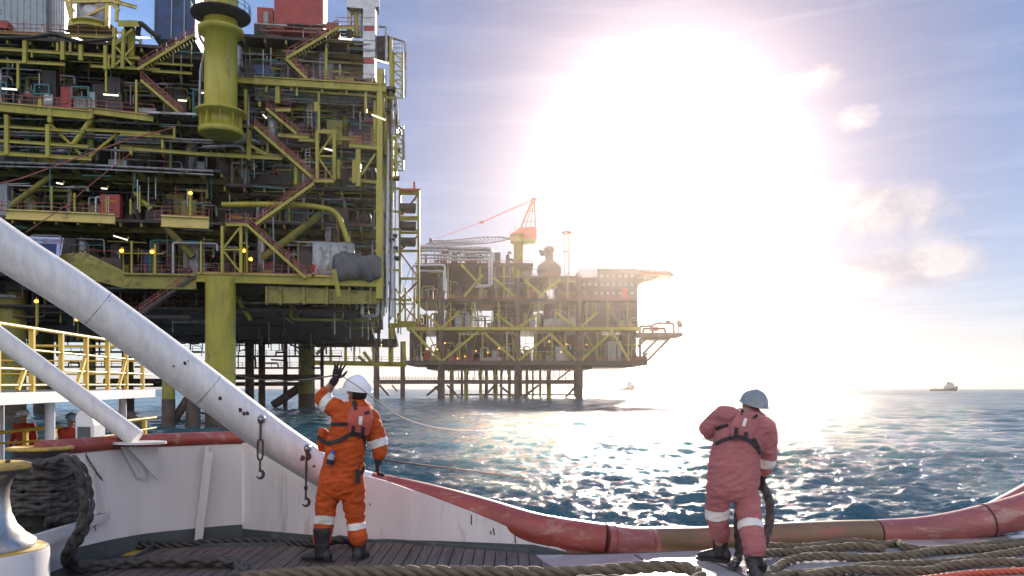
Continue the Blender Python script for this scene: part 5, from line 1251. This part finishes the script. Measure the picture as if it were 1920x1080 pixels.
def sole(ankle, toe, s=1.0):
    a = Vector(ankle); t_ = Vector(toe); t_.z = 0; t_.normalize(); sd = Vector((-t_.y, t_.x, 0)); z0 = a.z-.10*s; P = []
    for d, hw in ((-.09,.03),(-.075,.045),(0,.048),(.07,.053),(.14,.055),(.185,.045),(.205,.024)): P.append((d, hw))
    poly = [Vector((a.x,a.y,z0))+t_*d*s+sd*hw*s for d,hw in P]+[Vector((a.x,a.y,z0))+t_*d*s-sd*hw*s for d,hw in P[::-1]]
    return MB().prism(poly, (0,0,.026*s))

# ---- the worker waving at the left
D1 = 7.6
J = lambda x, y, dd=0.0, D=D1: at(x, y, D+dd)
w1 = empty('person', Vector((J(640,1000).x, 7.6, 0)), 'worker in bright orange coveralls and white hard hat raising a gloved hand to the line', 'person')
sh_l, el_l, wr_l = J(636,768,.0), J(603,747,.06), J(629,711,.02)
sh_r, el_r, wr_r = J(694,786,.0), J(711,838,.0), J(709,866,-.02)
hp_l, kn_l, an_l = J(619,915,0), J(610,972,.03), J(604,1030,.0,7.56); hp_r, kn_r, an_r = J(662,915,0), J(667,976,.05), J(673,1030,.0,7.64)
an_l.z = an_r.z = .135
c1 = MB()
bridge(c1, [ring(J(*p[:2]), p[2]/2/F*D1, p[3], -.10) for p in ((638,934,60,.09),(639,922,80,.13),(640,905,84,.15),(641,888,82,.145),(644,868,76,.14),(646,848,73,.135),(652,822,73,.14),(658,798,76,.145),(662,780,76,.14),(666,766,66,.115),(670,757,40,.085),(672,750,26,.068))])
limb(c1, [sh_l, J(620,762,.03), el_l, J(610,735,.05)], [.092,.085,.070,.058]); limb(c1, [J(640,775), J(660,775)], [.105,.11])
limb(c1, [sh_r, J(704,812), el_r, J(712,850,-.01)], [.094,.088,.075,.068]); limb(c1, [J(668,780), J(690,786)], [.11,.10])
limb(c1, [hp_l, J(611,945,.01), kn_l, J(604,1000,.02), J(603,1012,.0)], [.118,.104,.092,.090,.086]); limb(c1, [hp_r, J(665,945,.02), kn_r, J(669,996,.03), J(672,1008,.02)], [.118,.103,.090,.088,.084])
limb(c1, [J(606,812,.06), J(607,838,.07)], [.055,.058])
cov = fuse(c1, .0115, 5); folds(cov, .015, 11, 1)
bd1 = MB()
bridge(bd1, [ring(J(*p[:2]), p[2]/2/F*D1, p[3], -.10) for p in ((640,915,66,.10),(644,868,60,.10),(652,822,58,.10),(660,790,60,.10),(668,764,46,.08))])
limb(bd1, [sh_l, el_l, J(616,730,.05), wr_l], [.06,.046,.042,.031]); limb(bd1, [J(660,775), sh_l], [.07,.07]); limb(bd1, [sh_r, el_r, J(710,852,-.01), wr_r], [.06,.046,.040,.030]); limb(bd1, [J(670,780), sh_r], [.07,.07])
limb(bd1, [hp_l, kn_l, an_l], [.085,.062,.045]); limb(bd1, [hp_r, kn_r, an_r], [.085,.062,.045])
hc = J(669,737,.02); hf = Vector((-.80,.52,.18)); hu = Vector((.10,-.10,1))
limb(bd1, [J(670,770,.02), J(670,752,.02), hc], [.070,.062,.058]); head(bd1, hc-Vector((0,0,.0)), hf, hu, 1.0)
hand(bd1, wr_l, (.30,-.10,1), (0,1,0), (1,.0,.2), .12, .9, .30); hand(bd1, wr_r, (-.10,.05,-1), (0,.9,.3), (-.3,.9,0), .5, .9)
body1 = put(fuse(bd1, .0065, 2), 'body', 'skin', w1)
gm = MB(); hand(gm, wr_l, (.30,-.10,1), (0,1,0), (1,.0,.2), .12, 1.04, .30); limb(gm, [wr_l, wr_l.lerp(el_l,.16)], [.036,.040]); put(fuse(gm, .0042, 2), 'glove', 'glove', w1)
gm = MB(); hand(gm, wr_r, (-.10,.05,-1), (0,.9,.3), (-.3,.9,0), .5, 1.04); limb(gm, [wr_r, wr_r.lerp(el_r,.2)], [.034,.037]); put(fuse(gm, .0042, 2), 'glove', 'glove', w1)
hr1 = MB(); q = Matrix((hf.cross(hu).normalized(), hf.normalized(), hu.normalized())).transposed(); hr1.ball(hc-hf.normalized()*.018+Vector((0,0,.006)), .082, .090, .088, 20, 12, q); build(hr1, 'hair', M['hair'], w1)
for sg in (-1,1): build(MB().ball(hc+q@Vector((.031*sg,.087,.010)), .013,.013,.011,10,7), 'eye', M['eye'], w1)
hardhat(hc+q@Vector((0,-.005,.035)), hf, hu, 1.06, 'helmet', w1)
webbing(cov, [J(664,752),J(668,760)], .03, 'chin_strap', w1)
cv1 = put(cov.copy(), 'coverall', 'orange', w1)
for a,b,t0,t1,r in ((sh_l,el_l,.42,.80,.13),(sh_r,el_r,.72,1.0,.12),(kn_l,an_l,-.06,.20,.15),(kn_r,an_r,.06,.30,.15)): band(cov, a, b, t0, t1, r, 'reflective_band', cv1)
bt_ = MB(); boot(bt_, an_l, (-.95,.3,0), 1.08); put(fuse(bt_, .007, 3), 'boot', 'boot', w1); build(sole(an_l, (-.95,.3,0), 1.10), 'sole', M['black'], w1)
bt_ = MB(); boot(bt_, an_r, (.12,1,0), 1.08, .14); put(fuse(bt_, .007, 3), 'boot', 'boot', w1); build(sole(an_r, (.12,1,0), 1.10), 'sole', M['black'], w1)
# inflatable vest pad on the back, with its webbing
vm_ = MB(); n_ = 18; rings = []
for i in range(9):
    t_ = i/8; y = 763+t_*54; x = 676-t_*3; hw = (16+8.5*math.sin(math.pi*(.12+.80*t_)))/F*D1; rings.append(ring(J(x,y,-.155+.02*abs(t_-.5)*2), hw, .028*(.5+math.sin(math.pi*(.08+.84*t_))*.6), -.12, 0, 18, .7))
bridge(vm_, rings); vme = fuse(vm_, .008, 3); folds(vme, .003, 14, 4); vo = put(vme.copy(), 'vest_pad', 'vest', w1)
vw = vme
def both(*ms):
    mb = MB()
    for m_ in ms: mb.add([v.co for v in m_.vertices], [tuple(p.vertices) for p in m_.polygons])
    me = bpy.data.meshes.new('j'); me.from_pydata(mb.v, [], mb.f); return me
allm = both(cov, vme)
webbing(allm, [J(677,781),J(676,797)], .034, 'reflective_patch', w1, 'tape', off=.006)
for pts, wd in (([J(622,795),J(636,795),J(652,795)],.030),([J(597,819),J(606,827),J(619,831),J(636,826),J(650,818),J(661,813),J(672,814),J(681,817)],.036),([J(663,798),J(662,814)],.030),([J(681,800),J(680,816)],.030),([J(663,754),J(666,763),J(668,771)],.030),([J(684,776),J(694,771)],.026),([J(681,816),J(684,832),J(685,850),J(685,868),J(681,880),J(676,888)],.030)):
    webbing(allm, pts, wd, 'webbing_strap', w1)
rd_ = MB(); p = J(671,893,-.17); rd_.box(p, .045,.03,.13,.2); rd_.tube([p+Vector((.01,0,.06)),p+Vector((.012,0,.11))],.006,6); build(rd_, 'radio', M['strap'], w1)
bo = empty('water_bottle', J(619,865,-.155), 'small water bottle with blue cap in the orange worker\'s back pocket', 'bottle')
p = J(617,871,-.165); ax = Vector((.28,0,1)).normalized()
build(MB().lathe(p, [(.030,0),(.033,.01),(.033,.075),(.024,.10),(.014,.108)], 18, axis=ax), 'body', M['bottle'], bo); build(MB().lathe(p, [(.0345,.004),(.0345,.05)], 18, axis=ax), 'label', M['strap'], bo); build(MB().lathe(p, [(.019,.104),(.02,.13),(0,.131)], 14, axis=ax), 'cap', M['bottle_blue'], bo)

# ---- the worker bending over the rope at the right
D2 = 7.45
J2 = lambda x, y, dd=0.0: at(x, y, D2+dd)
w2p = empty('person', Vector((J2(1385,1000).x, 7.42, 0)), 'worker in glare-paled red coveralls seen from behind, looking down at a rope by the stern', 'person')
sh_l, el_l, wr_l = J2(1360,781,.02), J2(1326,803,.10), J2(1352,822,.30)
sh_r, el_r, wr_r = J2(1432,797,.0), J2(1440,856,.06), J2(1429,900,.20)
hp_l, kn_l, an_l = J2(1350,915,.0), J2(1345,968,.08), at(1351,1024,7.65); hp_r, kn_r, an_r = J2(1397,918,.0), J2(1408,985,-.06), at(1416,1046,7.2)
an_l.z = .13; an_r.z = .13
c2 = MB()
bridge(c2, [ring(J2(*p[:2], p[4]), p[2]/2/F*D2, p[3], .10) for p in ((1370,938,66,.10,0),(1372,925,92,.15,0),(1374,905,97,.17,0),(1376,885,96,.17,0),(1378,860,92,.165,0),(1383,835,90,.165,.0),(1389,812,92,.165,.02),(1394,795,90,.16,.05),(1398,782,78,.14,.08),(1402,773,50,.11,.12),(1404,766,32,.085,.15))])
limb(c2, [J2(1378,788,.04), J2(1358,780,.03), el_l, J2(1336,815,.18), wr_l], [.11,.102,.078,.070,.055]); limb(c2, [J2(1410,795,.03), J2(1433,802,.0), J2(1439,830,.02), el_r, J2(1436,876,.12)], [.12,.104,.095,.082,.072])
limb(c2, [hp_l, J2(1346,945,.03), kn_l, J2(1350,990,.12), at(1352,1003,7.62)], [.122,.112,.108,.090,.082]); limb(c2, [hp_r, J2(1403,952,-.02), kn_r, at(1413,1015,7.28), at(1415,1030,7.22)], [.122,.112,.106,.104,.100])
limb(c2, [J2(1385,860,-.0), J2(1380,905,-.0)], [.155,.165])
cov2 = fuse(c2, .0115, 5); folds(cov2, .015, 10, 2)
bd2 = MB()
bridge(bd2, [ring(J2(*p[:2]), p[2]/2/F*D2, p[3], .1) for p in ((1374,918,76,.11),(1378,870,72,.11),(1386,820,70,.11),(1396,790,66,.11),(1402,774,40,.08))])
limb(bd2, [J2(1385,788,.03), sh_l, el_l, wr_l], [.07,.06,.046,.031]); limb(bd2, [J2(1405,795), sh_r, el_r, wr_r], [.07,.06,.046,.031])
limb(bd2, [hp_l, kn_l, an_l], [.09,.066,.046]); limb(bd2, [hp_r, kn_r, an_r], [.09,.066,.046])
hc = J2(1410,757,.17); hf = Vector((-.25,.85,-.42)); hu = Vector((.05,.42,1)); 
limb(bd2, [J2(1402,778,.08), J2(1406,766,.12), hc], [.075,.066,.06]); hf_, hu_, hr_, q = head(bd2, hc, hf, hu)
hand(bd2, wr_l, (.8,.5,.1), (.2,.8,-.5), (.1,.3,1), .8, .9); hand(bd2, wr_r, (-.2,.25,-1), (-.3,.9,0), (-.8,.4,0), .8, .9)
put(fuse(bd2, .0065, 2), 'body', 'skin', w2p)
for wv, ev, a_ in ((wr_l, el_l, ((.8,.5,.1),(.2,.8,-.5),(.1,.3,1))), (wr_r, el_r, ((-.2,.25,-1),(-.3,.9,0),(-.8,.4,0)))):
    gm = MB(); hand(gm, wv, *a_, .8, 1.04); limb(gm, [wv, wv.lerp(ev,.18)], [.035,.039]); put(fuse(gm, .0042, 2), 'glove', 'glove', w2p)
build(MB().ball(hc-hf_*.010-Vector((0,0,.004)), .080,.088,.088,20,12,q), 'hair', M['hair'], w2p)
for sg in (-1,1): build(MB().ball(hc+q@Vector((.031*sg,.087,.010)), .013,.013,.011,10,7), 'eye', M['eye'], w2p)
hardhat(hc+q@Vector((0,-.030,-.012)), (hf_*.8+hu_*.62).normalized(), (hu_*.8-hf_*.62).normalized(), 1.10, 'greyhelmet', w2p)
build(MB().tube([hc+q@Vector((.088*math.cos(a),.09*math.sin(a)-.01,-.018+.01*math.sin(a))) for a in [i*math.pi/10 for i in range(20)]],.012,6,closed=True), 'helmet_harness', M['greyhelmet'], w2p)
cv2 = put(cov2.copy(), 'coverall', 'glarered', w2p)
cl2 = MB(); cl2.tube([hc+Vector((0,-.03,-.06)), J2(1403,779,.09)], [.074,.09], 18); put(fuse(cl2,.009,2), 'collar', 'glarered', w2p)
for a,b,t0,t1,r in ((el_l,wr_l,.20,.55,.11),(el_r,wr_r,.0,.36,.13),(kn_l,an_l,-.28,-.02,.16),(kn_r,an_r,-.06,.16,.16)): band(cov2, a, b, t0, t1, r, 'reflective_band', cv2)
for an, t_, tp in ((an_l,(-.85,.55,0),.16),(an_r,(.55,.85,0),.04)):
    bt_ = MB(); boot(bt_, an, t_, 1.12, tp); put(fuse(bt_, .007, 3), 'boot', 'boot', w2p); build(sole(an, t_, 1.14), 'sole', M['black'], w2p)
vm_ = MB(); rings = []
for i in range(9):
    t_ = i/8; y = 774+t_*50; x = 1402-t_*12; hw = (17+9*math.sin(math.pi*(.12+.80*t_)))/F*D2; rings.append(ring(J2(x,y,-.165+.05*(1-t_)), hw, .026*(.5+math.sin(math.pi*(.08+.84*t_))*.6), .10, 0, 18, .7))
bridge(vm_, rings); vme2 = fuse(vm_, .008, 3); put(vme2.copy(), 'vest_pad', 'glarered', w2p); all2 = both(cov2, vme2)
webbing(all2, [J2(1398,785),J2(1393,800)], .030, 'reflective_patch', w2p, 'tape', off=.006)
for pts, wd in (([J2(1342,803),J2(1354,800),J2(1366,798)],.028),([J2(1342,832),J2(1362,824),J2(1384,819),J2(1403,826),J2(1419,840),J2(1425,852)],.034),([J2(1381,802),J2(1379,820)],.032),([J2(1399,810),J2(1397,825)],.032),([J2(1391,770),J2(1390,778)],.03),([J2(1412,784),J2(1420,778)],.024),([J2(1412,822),J2(1420,836),J2(1426,852)],.030)):
    webbing(all2, pts, wd, 'webbing_strap', w2p)
rope('mooring_rope', laid([dk(1372,1062,.05),dk(1384,1046,.06),at(1385,1015,7.62),at(1384,975,7.72),at(1388,940,7.78),at(1398,914,7.78),at(1414,903,7.74),at(1429,909,7.68),at(1441,935,7.66),at(1444,965,7.66),at(1440,995,7.62),at(1432,1018,7.56),dk(1424,1040,.05),dk(1412,1062,.045),dk(1430,1088,.045)], .042), 'rope_dark', 'dark rope the red-clad worker holds, hanging in a loop past his knees')

# ---- smaller crew: on the walkway at the left and on the platform deck
def crew(pos, yaw, s, label, m, hm, pose):
    o_ = Vector(pos); q = Matrix.Rotation(yaw, 3, 'Z'); T = lambda x,y,z: o_+q@(Vector((x,y,z))*s)
    e = empty('person', o_, label, 'person'); b = pose.get('lean', 0); c = MB()
    L = lambda x,y,z: T(x, y+b*max(0,z-.9), z)
    rr = lambda z,hw,hd,dy=0: ring(L(0,dy,z), hw*s, hd*s, yaw, 0, 16)
    bridge(c, [rr(.80,.13,.10),rr(.90,.18,.135),rr(1.05,.165,.12),rr(1.25,.19,.13),rr(1.38,.19,.12),rr(1.46,.10,.08)])
    hands = {}
    for sg, key in ((-1,'l'),(1,'r')):
        el, wr = pose.get(key, ((.26*sg,.02,1.12),(.25*sg,.14,.90))); S_ = L(.19*sg,0,1.38); E_, W_ = L(*el), L(*wr); hands[sg] = (E_, W_)
        limb(c, [S_,E_,E_.lerp(W_,.85)],[.078*s,.062*s,.048*s],12); limb(c, [T(.09*sg,0,.88),T(.10*sg,.02,.48),T(.10*sg,0,.14)],[.105*s,.082*s,.07*s],12)
    me = fuse(c, .016*s, 4); folds(me, .009*s, 9, 3); cv = put(me.copy(), 'coverall', m, e)
    bd = MB(); hc = L(0,.03,1.62); limb(bd, [L(0,0,1.2),L(0,0,1.45),hc],[.09*s,.06*s,.055*s],12); f = q@Vector(pose.get('face',(0,1,-.1))); f_,u_,r_,qq = head(bd, hc, f, (0,0,1), s)
    for sg,(E_,W_) in hands.items():
        limb(bd, [L(.0,0,1.36),L(.19*sg,0,1.38),E_,W_],[.06*s,.055*s,.045*s,.03*s],12); d = (W_-E_).normalized(); hand(bd, W_, d, q@Vector((-sg,.2,0)), q@Vector((0,1,.2)), .5, s)
    limb(bd, [L(0,0,1.2),T(0,0,.9)],[.09*s,.1*s],12)
    for sg in (-1,1): limb(bd, [T(.09*sg,0,.88),T(.1*sg,.02,.48),T(.1*sg,0,.10)],[.08*s,.055*s,.042*s],12)
    put(fuse(bd, .009*s, 2), 'body', 'skin', e)
    for sg in (-1,1):
        bt_ = MB(); boot(bt_, T(.1*sg,0,.10), q@Vector((.15*sg,1,0)), s, .16)
        dz = o_.z; put(fuse(MB().add([Vector(v)+Vector((0,0,0)) for v in bt_.v], bt_.f), .012*s, 2), 'boot', 'boot', e)
    hardhat(hc+u_*.035*s, f_, u_, 1.05*s, hm, e)
    for a,b_,t0,t1,r in ((T(-.1,.02,.48),T(-.1,0,.14),.1,.35,.13*s),(T(.1,.02,.48),T(.1,0,.14),.1,.35,.13*s)): band(me, a, b_, t0, t1, r, 'reflective_band', cv)
    return e
z_ = -.60
p = at(46,768,18.6); crew((p.x,p.y,z_), R(175), 1.0, 'crewman in red at the left edge standing behind the yellow rail in a white helmet', 'crewred', 'helmet', {'face':(.2,1,-.15)})
p = at(126,772,17.0); crew((p.x,p.y,z_), R(-118), .98, 'crewman in red leaning forward in a grey helmet beside the white vent', 'crewred', 'greyhelmet', {'lean':.16,'face':(0,1,-.35),'l':((-.20,.30,1.15),(-.10,.52,1.12)),'r':((.22,.28,1.12),(.14,.50,1.05))})
p = Q(587,512,-.6); crew((p.x,p.y,zC), R(170), 1.0, 'tiny crewman in red at the stair foot beside the grey cabinet on the platform', 'crewred', 'helmet', {})
# ---------------------------------------------------------------- the air
hz = MB().box((0, 0, 41), 7500, 7500, 98)
hm = bpy.data.materials.new('haze'); hm.use_nodes = True; t = NT(hm.node_tree)
pv = t.n('ShaderNodeVolumePrincipled', ins={'Color': (1.0, .87, .79, 1), 'Density': .000078, 'Anisotropy': .87})
t.n('ShaderNodeOutputMaterial', ins={1: pv})
tag(build(hz, 'haze', hm), 'pale sunlit sea haze', 'haze', kind='stuff')
